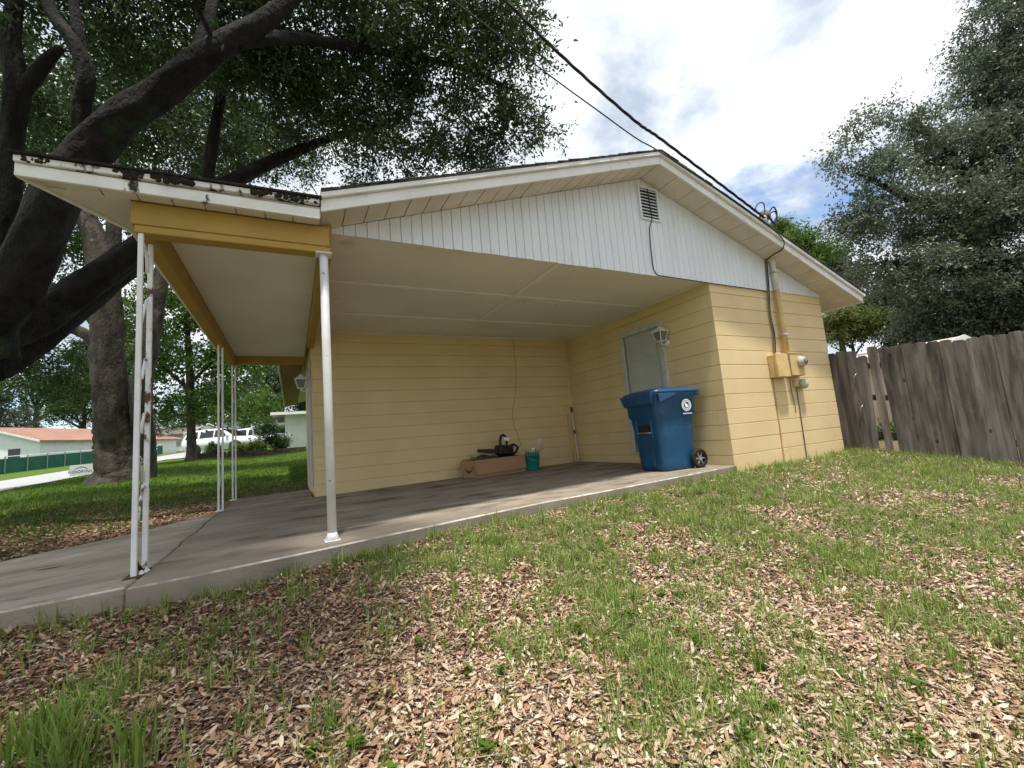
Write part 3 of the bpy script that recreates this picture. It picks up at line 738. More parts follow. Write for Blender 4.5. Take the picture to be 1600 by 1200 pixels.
# cable down the back wall
def cable(name, pts, r, material, label, cat='cable', sub=6, n=6, **kw):
    P = [np.array(p, float) for p in pts]; out = []
    for i in range(len(P) - 1):
        p0, p1, p2, p3 = P[max(i - 1, 0)], P[i], P[i + 1], P[min(i + 2, len(P) - 1)]
        for k in range(sub):
            t = k / sub
            out.append(.5 * ((2 * p1) + (-p0 + p2) * t + (2 * p0 - 5 * p1 + 4 * p2 - p3) * t * t + (-p0 + 3 * p1 - 3 * p2 + p3) * t ** 3))
    out.append(P[-1])
    o = MB().tube(out, r, n).build(name, material, None, True)
    if label: mark(o, label, cat, **kw)
    return o
cable('wall_cable', [(-1.27, YB - .008, 2.506), (-1.262, YB - .008, 2.2), (-1.25, YB - .009, 1.93), (-1.30, YB - .012, 1.5), (-1.40, YB - .012, 1.12), (-1.405, YB - .012, .85), (-1.33, YB - .010, .60), (-1.28, YB - .012, .42)], .0065, M['yellowpipe'], 'thin tan cable hanging down the yellow back wall')
# poles leaning in the corner
for i, (dx, lab, m, h) in enumerate(((-.10, 'thin white pole leaning in the back corner with dark red clamp', 'whitepipe', 1.12), (-.20, 'tan wooden stick leaning in the back corner', 'yellowpipe', .95))):
    t = empty('leaning_pole', (dx, YB - .16, slab_z(dx, 0))); mark(t, lab, 'pole')
    MB().tube([(0, 0, .002), (.03, .115, h)], .013, 8).build('shaft', M[m], t, True)
    if i == 0:
        MB().tube([(.0275, .105, h - .12), (.030, .114, h - .01)], .020, 8).build('clamp', M['maroon'], t, True)
        MB().tube([(.015, .058, h * .50), (.017, .066, h * .57)], .018, 8).build('grip', M['black'], t, True)

# --- blue wheeled trash cart: front faces -x
def trash_cart():
    t = empty('trash_cart', (-.57, .60, slab_z(-.57, 0)), math.radians(-6)); mark(t, 'blue plastic wheeled trash cart with closed lid beside the door', 'trash cart')
    st = [(0.0, .50, .50, .05), (.03, .53, .53, .07), (.10, .545, .54, .08), (.55, .60, .60, .09), (.70, .625, .63, .09), (.74, .68, .66, .09), (.98, .70, .69, .09), (1.0, .735, .72, .09), (1.03, .735, .72, .09)]
    body = MB().loft([rrect(w, d, r, z, 5, cx=-.02 * z) for z, w, d, r in st]).build('body', M['bin'], t, True)
    for p in body.data.polygons: p.use_smooth = True
    # lid: slightly domed with an overhanging front lip
    lid = MB().loft([rrect(.76, .735, .09, 1.022, 5), rrect(.78, .755, .10, 1.032, 5), rrect(.775, .75, .10, 1.058, 5), rrect(.60, .60, .10, 1.094, 5), rrect(.50, .50, .10, 1.098, 5)]).build('lid', M['binlid'], t, True)
    # ribbed handle lip at the front
    lip = MB().hexa([(-.405, -.30, .90), (-.375, -.30, .88), (-.375, .30, .88), (-.405, .30, .90), (-.435, -.335, 1.035), (-.37, -.335, 1.035), (-.37, .335, 1.035), (-.435, .335, 1.035)]).build('lid_lip', M['binlid'], lid, bevel=.012, segs=2)
    for i in range(9):
        y = -.26 + i * .065
        MB().hexa([(-.416, y - .010, .905), (-.402, y - .010, .90), (-.402, y + .010, .90), (-.416, y + .010, .905), (-.447, y - .010, 1.02), (-.43, y - .010, 1.02), (-.43, y + .010, 1.02), (-.447, y + .010, 1.02)]).build('rib', M['binlid'], lid, bevel=.003)
    for y in (-.372, .372):
        MB().hexa([(-.32, y - .012, .90), (-.05, y - .012, .99), (-.05, y + .012, .99), (-.32, y + .012, .90), (-.34, y - .012, 1.02), (-.05, y - .012, 1.02), (-.05, y + .012, 1.02), (-.34, y + .012, 1.02)]).build('side_gusset', M['bin'], t, bevel=.006)
    # rear handle bar and hinge
    MB().tube([(.40, -.30, 1.03), (.435, -.28, 1.04), (.435, .28, 1.04), (.40, .30, 1.03)], .017, 8).build('handle', M['bin'], t, True)
    for y in (-.30, .30): MB().box((.34, .42), (y - .02, y + .02), (.97, 1.05)).build('handle_bracket', M['bin'], t, bevel=.008)
    # front recess with lifting bar
    rec = MB().box((-.318, -.300), (-.14, .14), (.50, .66)).build('recess', M['black'], t, bevel=.004)
    MB().tube([(-.330, -.15, .515), (-.330, .15, .515)], .010, 8).build('lift_bar', M['metal'], t, True)
    for y in (-.155, .155): MB().box((-.335, -.29), (y - .02, y + .02), (.44, .70)).build('recess_cheek', M['bin'], t, bevel=.008)
    MB().box((-.292, -.262), (-.10, .10), (.06, .43)).build('front_panel', M['bin'], t, bevel=.012, segs=2)
    # axle, wheels
    MB().tube([(.265, -.30, .125), (.265, .30, .125)], .012, 8).build('axle', M['metal'], t)
    for y in (-.315, .315):
        w = MB(); s = 1 if y > 0 else -1
        w.lathe([(.085, -.030), (.118, -.030), (.127, -.020), (.127, .020), (.118, .030), (.085, .030), (.085, -.030)], 28, cap=False)
        wh = w.build('wheel', M['rubber'], t, True); wh.rotation_euler = (math.pi / 2, 0, 0); wh.location = (.265, y, .128)
        r = MB().lathe([(.0, -.020), (.024, -.026), (.024, .026), (.0, .020)], 14)
        for k in range(6):
            a = k * 1.0472; ca, sa = math.cos(a), math.sin(a)
            r.hexa([(ca * .02 - sa * .010, sa * .02 + ca * .010, -.018), (ca * .02 + sa * .010, sa * .02 - ca * .010, -.018), (ca * .088 + sa * .007, sa * .088 - ca * .007, -.018), (ca * .088 - sa * .007, sa * .088 + ca * .007, -.018),
                    (ca * .02 - sa * .010, sa * .02 + ca * .010, .018), (ca * .02 + sa * .010, sa * .02 - ca * .010, .018), (ca * .088 + sa * .007, sa * .088 - ca * .007, .018), (ca * .088 - sa * .007, sa * .088 + ca * .007, .018)])
        r.build('rim', M['metal'], wh)
    # printed city seal on the side: ring, inner shape and line of writing
    yb = -.3545
    seal = MB()
    def ring(r0, r1, cx, cz, n=30):
        v = []; f = []
        for k in range(n):
            a = 6.28318 * k / n
            v += [(cx + r0 * math.cos(a), yb - (cz + r0 * math.sin(a) - .85) * .03, cz + r0 * math.sin(a)), (cx + r1 * math.cos(a), yb - (cz + r1 * math.sin(a) - .85) * .03, cz + r1 * math.sin(a))]
            j = (k + 1) % n; f.append((2 * k, 2 * j, 2 * j + 1, 2 * k + 1))
        seal.add(v, f)
    cx, cz = .13, .845
    ring(.066, .080, cx, cz); ring(.045, .058, cx, cz)
    seal.prism([(cx - .030, yb - .002, cz + .034), (cx - .004, yb - .002, cz + .030), (cx + .010, yb - .002, cz + .008), (cx + .034, yb - .002, cz + .004), (cx + .022, yb - .002, cz - .026), (cx - .002, yb - .002, cz - .038), (cx - .026, yb - .002, cz - .012)], (0, .001, 0))
    for k in range(9):
        seal.box((cx - .075 + k * .017, cx - .063 + k * .017), (yb - .002, yb - .001), (cz - .118, cz - .104))
    seal.build('seal_print', M['white'], t)
    pr = MB()
    for k in range(5):
        pr.box((-.3445, -.3435), (-.10 + k * .036, -.078 + k * .036), (.815, .832)); pr.box((-.3435, -.3425), (-.09 + k * .032, -.068 + k * .032), (.785, .802))
    pr.build('front_print', M['dullmetal'], t)
trash_cart()

# --- cardboard box with things in it
def carton():
    ang = math.radians(10)
    t = empty('cardboard_box', (-2.03, 3.15, slab_z(-1.98, 0) + .001), ang); mark(t, 'long open brown cardboard box with curved arrow print by the wall', 'box')
    L, W, Hh, th = 1.04, .40, .285, .006
    MB().box((-L / 2, L / 2), (-W / 2, W / 2), (0, th)).build('bottom', M['card'], t)
    MB().box((-L / 2, L / 2), (-W / 2, -W / 2 + th), (th, Hh)).build('long_side', M['card'], t)
    MB().box((-L / 2, L / 2), (W / 2 - th, W / 2), (th, Hh + .02)).build('long_side', M['card'], t)
    MB().box((-L / 2, -L / 2 + th), (-W / 2 + th, W / 2 - th), (th, Hh)).build('short_side', M['card'], t)
    MB().box((L / 2 - th, L / 2), (-W / 2 + th, W / 2 - th), (th, Hh)).build('short_side', M['card'], t)
    # flaps folded down outside
    MB().hexa([(-L / 2 - .005, -W / 2 - .035, .05), (L / 2 + .005, -W / 2 - .030, .06), (L / 2 + .005, -W / 2 - .025, .06), (-L / 2 - .005, -W / 2 - .030, .05),
               (-L / 2 - .005, -W / 2 - .008, Hh + .004), (L / 2 + .005, -W / 2 - .008, Hh + .004), (L / 2 + .005, -W / 2 - .002, Hh + .004), (-L / 2 - .005, -W / 2 - .002, Hh + .004)]).build('flap', M['card'], t)
    MB().hexa([(-L / 2 - .05, W / 2 + .01, .12), (-L / 2 - .045, W / 2 + .01, .12), (-L / 2 - .045, W / 2 + .05, .12), (-L / 2 - .05, W / 2 + .05, .12),
               (-L / 2 - .008, W / 2 - .0, Hh + .01), (-L / 2 - .002, W / 2 - .0, Hh + .01), (-L / 2 - .002, W / 2 + .03, Hh + .01), (-L / 2 - .008, W / 2 + .03, Hh + .01)]).build('flap', M['card'], t)
    # curved arrow on the short end
    x = -L / 2 - .0012; v = []; f = []; n = 16
    for i in range(n + 1):
        s = i / n; y = .145 - .27 * s; z = .175 - .080 * math.sin(math.pi * (.06 + .86 * s)) ; w = .005 + .016 * math.sin(math.pi * min(1, s * 1.05)) ** .7
        v += [(x, y, z - w), (x, y, z + w)]
        if i: f.append((2 * i - 2, 2 * i - 1, 2 * i + 1, 2 * i))
    MB().add(v, f).add([(x - .0003, -.070, .186), (x - .0003, -.155, .200), (x - .0003, -.146, .120), (x - .0003, -.130, .130), (x - .0003, -.136, .178), (x - .0003, -.078, .170)], [(0, 1, 4, 5), (1, 2, 3, 4)]).build('arrow_print', M['card_dark'], t)
carton()

def lump(name, c, r, seed, material, parent=None, squash=(1, 1, 1), amp=.25):
    bm = bmesh.new(); bmesh.ops.create_icosphere(bm, subdivisions=3, radius=1.0)
    rr = np.random.default_rng(seed); k = rr.normal(size=(6, 3)) * 2.2; ph = rr.uniform(0, 6.28, 6)
    for v in bm.verts:
        p = np.array(v.co); d = 1 + amp * sum(math.sin(k[i] @ p + ph[i]) for i in range(6)) / 3
        v.co = Vector((c[0] + p[0] * d * r * squash[0], c[1] + p[1] * d * r * squash[1], c[2] + p[2] * d * r * squash[2]))
    me = bpy.data.meshes.new(name); bm.to_mesh(me); bm.free()
    return link(name, me, material, parent, True)
# grey cloth bag filling the left half, black tool with a loop handle and bar
b_ = lump('cloth_bag', (-2.22, 3.12, .22), .175, 4, M['bag'], None, (1.25, .85, .62)); mark(b_, 'crumpled dark grey cloth bag in the cardboard box', 'bag')
b_ = lump('plastic_bag', (-1.74, 3.19, .20), .16, 9, M['black'], None, (1.35, .85, .75)); mark(b_, 'dark bundle under the black tool in the cardboard box', 'bag')
tool = empty('chainsaw', (-1.80, 3.17, .375)); tool.scale = (1.3, 1.3, 1.25); mark(tool, 'black power saw with loop handle lying on the cardboard box contents', 'tool')
q_ = MB().box((-.12, .10), (-.085, .085), (-.06, .075)).build('motor_housing', M['black'], tool, bevel=.03, segs=3)
q_.rotation_euler = (0, .12, .1)
MB().hexa([(-.40, -.025, .01), (-.10, -.03, -.035), (-.10, .03, -.035), (-.40, .025, .01), (-.40, -.025, .055), (-.10, -.03, .035), (-.10, .03, .035), (-.40, .025, .055)]).build('bar_cover', M['black'], tool, bevel=.012, segs=2)
MB().tube([(-.085, -.07, .03), (-.095, -.075, .13), (-.065, -.045, .205), (-.01, .0, .225), (.045, .035, .195), (.07, .06, .11), (.06, .06, .03)], .017, 8).build('loop_handle', M['black'], tool, True)
MB().tube([(.06, 0, .05), (.15, .01, .075), (.215, .01, .03), (.17, .01, -.045), (.08, 0, -.045)], .019, 8).build('rear_handle', M['black'], tool, True)
q_ = MB().box((-.055, .03), (-.05, -.044), (.135, .185)).build('hand_guard', M['white'], tool, bevel=.002)
q_.rotation_euler = (0, .2, 0)
rt = random.Random(4)
gt = empty('hand_tools', (-2.40, 3.06, .25)); mark(gt, 'grey hand tool ends sticking out of the box beside the cloth bag', 'tools')
for i in range(7):
    a = (rt.uniform(-.06, .14), rt.uniform(-.08, .1), 0.0); MB().tube([a, (a[0] - rt.uniform(-.02, .10), a[1] + rt.uniform(-.05, .05), .05 + rt.uniform(0, .05))], .009, 6).build('tool_handle', M['greycable'], gt, True)

# --- teal bucket
bk = empty('bucket', (-1.335, 3.02, slab_z(-1.33, 0) + .001)); mark(bk, 'teal plastic bucket full of garden cuttings next to the box', 'bucket')
MB().lathe([(.0, .0), (.105, .0), (.11, .012), (.133, .26), (.140, .262), (.140, .285), (.130, .285), (.124, .20), (.10, .02), (0, .02)], 28, cap=False).build('pail', M['teal'], bk, True)
MB().tube([(.138, 0, .27), (.10, -.12, .20), (0, -.155, .165), (-.10, -.12, .20), (-.138, 0, .27)], .004, 6).build('handle', M['metal'], bk, True)
tw = MB(); lf = []
for i in range(46):
    a = rt.uniform(0, 6.28); r = rt.uniform(0, .10); h = rt.uniform(.27, .37); l = rt.uniform(.0, .08)
    tw.tube([(r * math.cos(a), r * math.sin(a), .18), ((r + l) * math.cos(a), (r + l) * math.sin(a), h)], rt.uniform(.003, .007), 5)
tw.tube([(.05, -.02, .22), (.21, -.02, .375)], .006, 5)
cut = tw.build('plant_cuttings', M['greycable'], None); cut.location = bk.location; mark(cut, 'bunch of dry grey plant cuttings in the teal bucket', 'cuttings', kind=None)
rag = lump('white_rag', (0, 0, 0), .035, 6, M['white'], None, (.8, .8, 1.3), .4); rag.location = (-1.32, 2.99, .335); mark(rag, 'small white crumpled rag on top of the bucket', 'rag')

# --- electrical gear on the gable wall
t = empty('service_mast', (1.45, -.062, 1.50)); mark(t, 'tall conduit with electric weatherhead rising through the eave', 'conduit')
MB().tube([(0, 0, .004), (.0, 0, .986)], .038, 14).build('lower_conduit', M['yellowpipe'], t, True)
MB().tube([(0, 0, .987), (0, 0, 2.15)], .0375, 14).build('upper_conduit', M['whitepipe'], t, True)
for z in (.28, 1.25): MB().box((-.055, .055), (-.044, .040), (z, z + .025)).build('strap', M['dullmetal'], t, bevel=.004)
MB().lathe([(.04, 2.12), (.075, 2.13), (.085, 2.19), (.06, 2.26), (0, 2.28)], 14).build('weatherhead', M['greycable'], t, True)
MB().lathe([(.03, 0), (.045, .02), (.03, .04), (.045, .06), (.028, .085)], 10, (-.09, -.03, 2.07)).build('insulator', M['white'], t, True)
MB().tube(smooth_path([(-.04, -.03, 2.2), (-.12, -.08, 2.33), (-.27, -.08, 2.30), (-.36, -.06, 2.16)], 6), .008, 6).build('drip_loop', M['cable'], t, True)
MB().tube(smooth_path([(.04, -.03, 2.2), (.14, -.08, 2.25), (.17, -.08, 2.13), (.10, -.08, 2.02), (.0, -.09, 2.08), (-.10, -.10, 2.14)], 6), .011, 6).build('drip_loop', M['cable'], t, True)
MB().tube(smooth_path([(.03, -.03, 2.2), (.08, -.10, 2.30), (.15, -.10, 2.20), (.05, -.08, 2.04), (-.07, -.10, 2.12)], 6), .011, 6).build('drip_loop', M['cable'], t, True)

t = empty('electric_meter', (1.60, 0, 1.34)); mark(t, 'yellow painted electric meter box with round glass meter', 'meter')
MB().box((-.175, .165), (-.11, -.0015), (-.175, .155)).build('meter_box', M['yellowpipe'], t, bevel=.006)
MB().box((-.185, .175), (-.118, -.002), (.1555, .165)).build('box_lid', M['yellowpipe'], t, bevel=.002)
q_ = MB().lathe([(.0, .0), (.082, .0), (.084, .022), (.075, .026), (.070, .062), (.055, .076), (0, .08)], 24).build('meter_dial', M['dullmetal'], t, True)
q_.rotation_euler = (math.pi / 2, 0, 0); q_.location = (.065, -.1105, .03)
q_ = MB().lathe([(.0, .0), (.052, .0), (.040, .012), (0, .014)], 20).build('meter_glass', M['lampglass'], t, True)
q_.rotation_euler = (math.pi / 2, 0, 0); q_.location = (.065, -.188, .03)
t = empty('utility_box', (1.21, 0, 1.315)); mark(t, 'plain yellow utility box mounted left of the electric meter', 'utility box')
MB().box((-.165, .165), (-.10, -.0015), (-.17, .165)).build('box', M['yellowpipe'], t, bevel=.008)
MB().hexa([(-.172, -.150, -.172), (.10, -.150, -.172), (.172, -.1005, -.172), (-.172, -.1005, -.172), (-.172, -.135, .172), (.10, -.135, .172), (.172, -.1005, .172), (-.172, -.1005, .172)]).build('cover', M['yellowpipe'], t, bevel=.006)
t = empty('telephone_box', (1.69, 0, 1.05)); mark(t, 'small beige telephone junction box under the electric meter', 'junction box')
MB().box((-.12, .12), (-.05, -.0015), (-.05, .06)).build('back_plate', M['yellowpipe'], t, bevel=.006)
q_ = MB().lathe([(.0, .0), (.075, .0), (.078, .03), (.062, .058), (0, .06)], 18).build('drum_cover', M['dullmetal'], t, True)
q_.rotation_euler = (math.pi / 2, 0, 0); q_.location = (.04, -.0505, -.01)
cable('ground_conduit', [(1.10, -.012, 1.14), (1.085, -.012, .6), (1.065, -.012, -.12)], .011, M['yellowpipe'], 'thin yellow conduit running from the utility box to the ground', 'conduit')
cable('ground_wire', [(1.64, -.012, .99), (1.63, -.012, .5), (1.615, -.012, -.10)], .008, M['greycable'], 'dark wire running from the junction box to the ground', 'wire')
cable('ground_wire', [(1.52, -.010, 1.16), (1.50, -.012, .95), (1.53, -.012, .75), (1.52, -.012, .62)], .006, M['greycable'], 'short loose dark wire hanging below the electric meter', 'wire')
for i, (dx, m, lab) in enumerate(((0, 'greycable', 'thick grey cable strapped beside the conduit on the gable wall'), (.035, 'cable', 'thin black cable beside the conduit on the gable wall'))):
    cable('wall_cable', [(1.33 + dx, -.034, soffit_z(1.33 + dx) - .02), (1.29 + dx, -.032, 2.6), (1.26 + dx, -.030, 2.42), (1.245 + dx * .5, -.022, 2.1), (1.25 + dx, -.022, 1.8), (1.20 + dx, -.020, 1.50)], .011 - .003 * i, M[m], lab)
cable('wall_cable', [(-1.00, -.046, 3.66), (-.99, -.048, 3.40), (-.985, -.046, 3.24), (-1.03, -.028, 3.1), (-1.05, -.026, 2.75), (-1.02, -.026, 2.52), (-.8, -.026, 2.492), (-.3, -.027, 2.485), (.3, -.028, 2.475), (.9, -.030, 2.472), (1.24, -.030, 2.45)], .006, M['cable'], 'thin black cable dropping from the gable vent along the siding')
cable('wall_cable', [(1.20, -.395, soffit_z(1.2) - .03), (1.24, -.33, soffit_z(1.24) - .035), (1.27, -.20, soffit_z(1.27) - .03), (1.31, -.09, soffit_z(1.31) - .03), (1.335, -.034, soffit_z(1.335) - .02)], .009, M['cable'], 'short black cable looping under the eave to the gable wall')

def inv_depth(px, xa, da, xb, db): return 1 / (1 / da + (1 / db - 1 / da) * (px - xa) / (xb - xa))
cp = [(1196, 341), (1172, 323), (1110, 276), (1031, 216), (990, 187), (889, 98), (789, 0), (690, -108), (560, -262), (380, -500)]
ctl = [at(px_, py_, inv_depth(px_, 1196, 6.62, 789, 4.6)) for px_, py_ in cp]
main_line = smooth_path(ctl, 16)
tr = MB()
for k in range(3):
    tr.tube([p + .010 * np.array([0, math.cos(i * .55 + k * 2.094), math.sin(i * .55 + k * 2.094)]) for i, p in enumerate(main_line)], .0095, 6)
mark(tr.build('power_cable', M['cable'], None, True), 'thick twisted overhead power cable reaching the weatherhead', 'cable')
dm = float((np.array((XM - .02, -.425, soffit_z(XM) + .165)) - CAM) @ FWD); Bm = at(1029, 236, dm)
cp = [(994, 216), (933, 172), (855, 115), (767, 46), (707, 0), (600, -85), (450, -210), (300, -340)]
pts = [np.array((1.20, -.395, soffit_z(1.2) - .03)), np.array((1.17, -.415, soffit_z(1.17) + .07)), np.array((.8, -.420, soffit_z(.8) + .125)), np.array((.0, -.420, soffit_z(0) + .138)), Bm] + [at(px_, py_, inv_depth(px_, 1027, dm, 707, dm - .9)) for px_, py_ in cp]
pts = smooth_path(pts, 5)
mark(MB().tube(pts, .0075, 6).build('telephone_cable', M['cable'], None, True), 'thin overhead cable following the roof edge past the ridge', 'cable')

# ================================================================== WOODEN FENCE
F = empty('wooden_fence', (2.74, 0, 0)); mark(F, 'weathered grey wooden privacy fence leaning beside the gable wall', 'fence')
FA = np.array([2.74, .06]); FB = np.array([3.42, -2.7]); fdir = (FB - FA) / np.linalg.norm(FB - FA); fn = np.array([-fdir[1], fdir[0]]) * -1  # towards the yard
if fn[0] > 0: fn = -fn
rf = random.Random(12)
def fence_pt(s, off): return FA + fdir * s + fn * off
s = 0.0; i = 0
Ltot = np.linalg.norm(FB - FA)
while s < Ltot:
    w = rf.uniform(.128, .146)
    off = rf.uniform(.0, .014); h = 1.60 + .08 * min(s, 2) + rf.uniform(-.035, .035)
    lean = rf.uniform(-.004, .004); split = 0.0; zlo = 0.0
    m = M['wood']
    if i < 2: m = M['wood_dark']; off += .035 if i == 0 else .01
    if i == 3: h -= .12
    c0 = fence_pt(s, off); gz = float(ground_z(*c0)) - .01 + zlo
    tk = .018; bo = fence_pt(s + w, off)
    def P(a, o, z, sh): q = FA + fdir * a + fn * o; return (q[0] - F.location[0], q[1] - F.location[1], z)
    z1 = gz + h; dl = lean
    a0, a1 = s + .0005, s + w - .0005
    e0 = e1 = 0.0
    if i == 3: e1 = -.050
    if i == 4: e0, e1 = .012, -.030
    if i == 5: e0 = .040
    ca = .022
    v = []
    for o_ in (off, off + tk):
        v += [P(a0 - dl + e0, o_, gz, 0), P(a1 - dl + e1, o_, gz, 0), P(a1, o_, z1 - ca, 0), P(a1 - ca, o_, z1, 0), P(a0 + ca, o_, z1 + rf.uniform(-.008, .008), 0), P(a0, o_, z1 - ca, 0)]
    f = [(0, 1, 2, 3, 4, 5), (11, 10, 9, 8, 7, 6)] + [(k, k + 6, (k + 1) % 6 + 6, (k + 1) % 6) for k in range(6)]
    MB().add(v, f).build('picket', m, F, bevel=.0025)
    s += w - .002 + (.014 if i == 3 else 0); i += 1
def rail(z, h):
    a, b = fence_pt(.02, -.002), fence_pt(Ltot, -.002); a2, b2 = fence_pt(.02, -.045), fence_pt(Ltot, -.045)
    za, zb = float(ground_z(*a)) + z, float(ground_z(*b)) + z
    L_ = F.location
    MB().hexa([(a[0] - L_[0], a[1], za), (b[0] - L_[0], b[1], zb), (b2[0] - L_[0], b2[1], zb), (a2[0] - L_[0], a2[1], za),
               (a[0] - L_[0], a[1], za + h), (b[0] - L_[0], b[1], zb + h), (b2[0] - L_[0], b2[1], zb + h), (a2[0] - L_[0], a2[1], za + h)]).build('rail', M['wood_dark'], F)
for z in (.28, .85, 1.35): rail(z, .085)
for s_ in (.10, 2.4):
    p = fence_pt(s_, -.10); gz = float(ground_z(*p))
    MB().box((p[0] - F.location[0] - .045, p[0] - F.location[0] + .045), (p[1] - .045, p[1] + .045), (gz - .2, gz + 1.58)).build('fence_post', M['wood_dark'], F, bevel=.006)
for (s_, z) in ((.36, 1.22), (.37, .72)):
    q = fence_pt(s_, .045); gz = float(ground_z(*q)); x0 = q[0] - F.location[0]
    MB().tube([(x0, q[1], gz + z), (x0 - .018, q[1] + .03, gz + z - .05), (x0 - .006, q[1] + .04, gz + z - .16)], .007, 6).build('gate_latch', M['metal'], F, True)

# ================================================================== ACROSS THE LAWN: cars, houses, fences, sign
def gz1(x, y): return float(ground_z(x, y))

draped('neighbour_driveway', [(-13.25, 34.3), (-9.5, 32.4), (-6.4, 30.8)], [(-13.25, 39.5), (-9.5, 38.0), (-6.4, 36.6)], 20, .05, M['street'], 'pale concrete driveway under the parked white cars', 'driveway')

def suv(loc, rotz, label, slope=0.0):
    t = empty('parked_car', loc, rotz); t.rotation_euler = (0, -slope, rotz); mark(t, label, 'car', 'white cars parked on the neighbouring driveway')
    # local: x forward, length 4.8, width 1.9, height 1.82
    def ringx(x, zb, zt, hw, tum):
        zm = zb + (zt - zb) * .55
        return [(x, -hw * .96, zb), (x, -hw, zm), (x, -hw * tum, zt), (x, hw * tum, zt), (x, hw, zm), (x, hw * .96, zb)]
    body = MB().loft([ringx(-2.42, .55, .98, .80, .94), ringx(-2.36, .42, 1.10, .90, .95), ringx(-2.0, .36, 1.14, .94, .96), ringx(0, .34, 1.13, .95, .96), ringx(1.0, .34, 1.12, .95, .96), ringx(1.25, .35, 1.10, .94, .92), ringx(2.15, .38, 1.02, .92, .90), ringx(2.36, .42, .92, .86, .88), ringx(2.42, .50, .80, .78, .9)]).build('body', M['carpaint'], t, True)
    def ringc(x, hw, z): return [(x, -hw, z), (x, hw, z)]
    lo = [(-2.30, .88), (1.22, .88)]
    cab = MB().add([(-2.32, -.89, 1.12), (1.25, -.89, 1.12), (1.25, .89, 1.12), (-2.32, .89, 1.12), (-2.02, -.70, 1.74), (.35, -.70, 1.76), (.35, .70, 1.76), (-2.02, .70, 1.74), (-.8, -.71, 1.80), (-.8, .71, 1.80), (-.8, -.9, 1.12), (-.8, .9, 1.12)],
        [(0, 10, 8, 4), (10, 1, 5, 8), (3, 7, 9, 11), (11, 9, 6, 2), (1, 2, 6, 5), (0, 4, 7, 3), (4, 8, 9, 7), (8, 5, 6, 9), (0, 3, 11, 10), (10, 11, 2, 1)]).build('cabin', M['carpaint'], t, bevel=.05, segs=2)
    for sgn in (-1, 1):
        def sp(x, z): y = .89 - (.89 - .70) * (z - 1.12) / .64; return (x, sgn * (y + .012), z)
        for (x0, x1, x2, x3) in ((-2.10, -1.22, -1.28, -1.95), (-1.10, -.16, -.16, -1.06), (-.06, .88, .36, -.06)):
            pts_ = [sp(x0, 1.17), sp(x1, 1.17), sp(x2, 1.66), sp(x3, 1.66)]
            MB().prism(pts_, (0, sgn * .006, 0)).build('side_window', M['glass'], t)
        MB().box((.80, .98), (sgn * .94 - .09, sgn * .94 + .09), (1.14, 1.28)).build('mirror', M['carpaint'], t, bevel=.03)
        MB().box((2.26, 2.40), (sgn * .70 - .14, sgn * .70 + .14), (.74, .90)).build('headlight', M['lampglass'], t, bevel=.03)
        MB().box((-2.44, -2.30), (sgn * .80 - .07, sgn * .80 + .07), (.82, 1.10)).build('tail_light', M['red'], t, bevel=.02)
        for x in (-1.42, 1.42):
            a = MB().lathe([(.30, -.02), (.43, -.02), (.43, .02), (.30, .02)], 22, cap=False).build('wheel_arch', M['black'], t); a.rotation_euler = (math.pi / 2, 0, 0); a.location = (x, sgn * .945, .40)
            w = MB().lathe([(.20, -.11), (.35, -.11), (.38, -.08), (.38, .08), (.35, .11), (.20, .11)], 24).build('wheel', M['rubber'], t, True)
            w.rotation_euler = (math.pi / 2, 0, 0); w.location = (x, sgn * .87, .38)
            r = MB().lathe([(0, -.115), (.21, -.115), (.23, -.10), (.23, .10), (.21, .115), (0, .115)], 20).build('rim', M['metal'], w, True)
    q_ = MB().add([(1.20, -.78, 1.16), (1.20, .78, 1.16), (.42, .64, 1.70), (.42, -.64, 1.70)], [(0, 1, 2, 3)]).build('windshield', M['glass'], t); q_.location = (.035, 0, .02)
    q_ = MB().add([(-2.30, -.74, 1.18), (-2.30, .74, 1.18), (-2.09, .62, 1.66), (-2.09, -.62, 1.66)], [(0, 3, 2, 1)]).build('rear_window', M['glass'], t); q_.location = (-.04, 0, 0)
    MB().box((-2.48, -2.40), (-.80, .80), (.44, .62)).build('rear_bumper', M['carpaint'], t, bevel=.02)
    for sgn in (-1, 1): MB().tube([(-1.9, sgn * .62, 1.80), (.2, sgn * .62, 1.83)], .018, 6).build('roof_rail', M['black'], t)
    return t
x, y = -9.55, 33.6
suv((x, y, gz1(x, y) + .07), math.atan2(-2.2, 4.4), 'white sport utility car parked with its tail by the slim tree', .02)
x, y = -6.9, 37.2
suv((x, y, gz1(x, y) + .22), math.atan2(-2.2, 4.4), 'white sport utility car parked behind the other car near the block house', .02)
x, y = at(229, 712, 58)[:2]
suv((x, y, gz1(x, y) + .05), math.pi / 2 + .1, 'white car parked far up the street', .0)

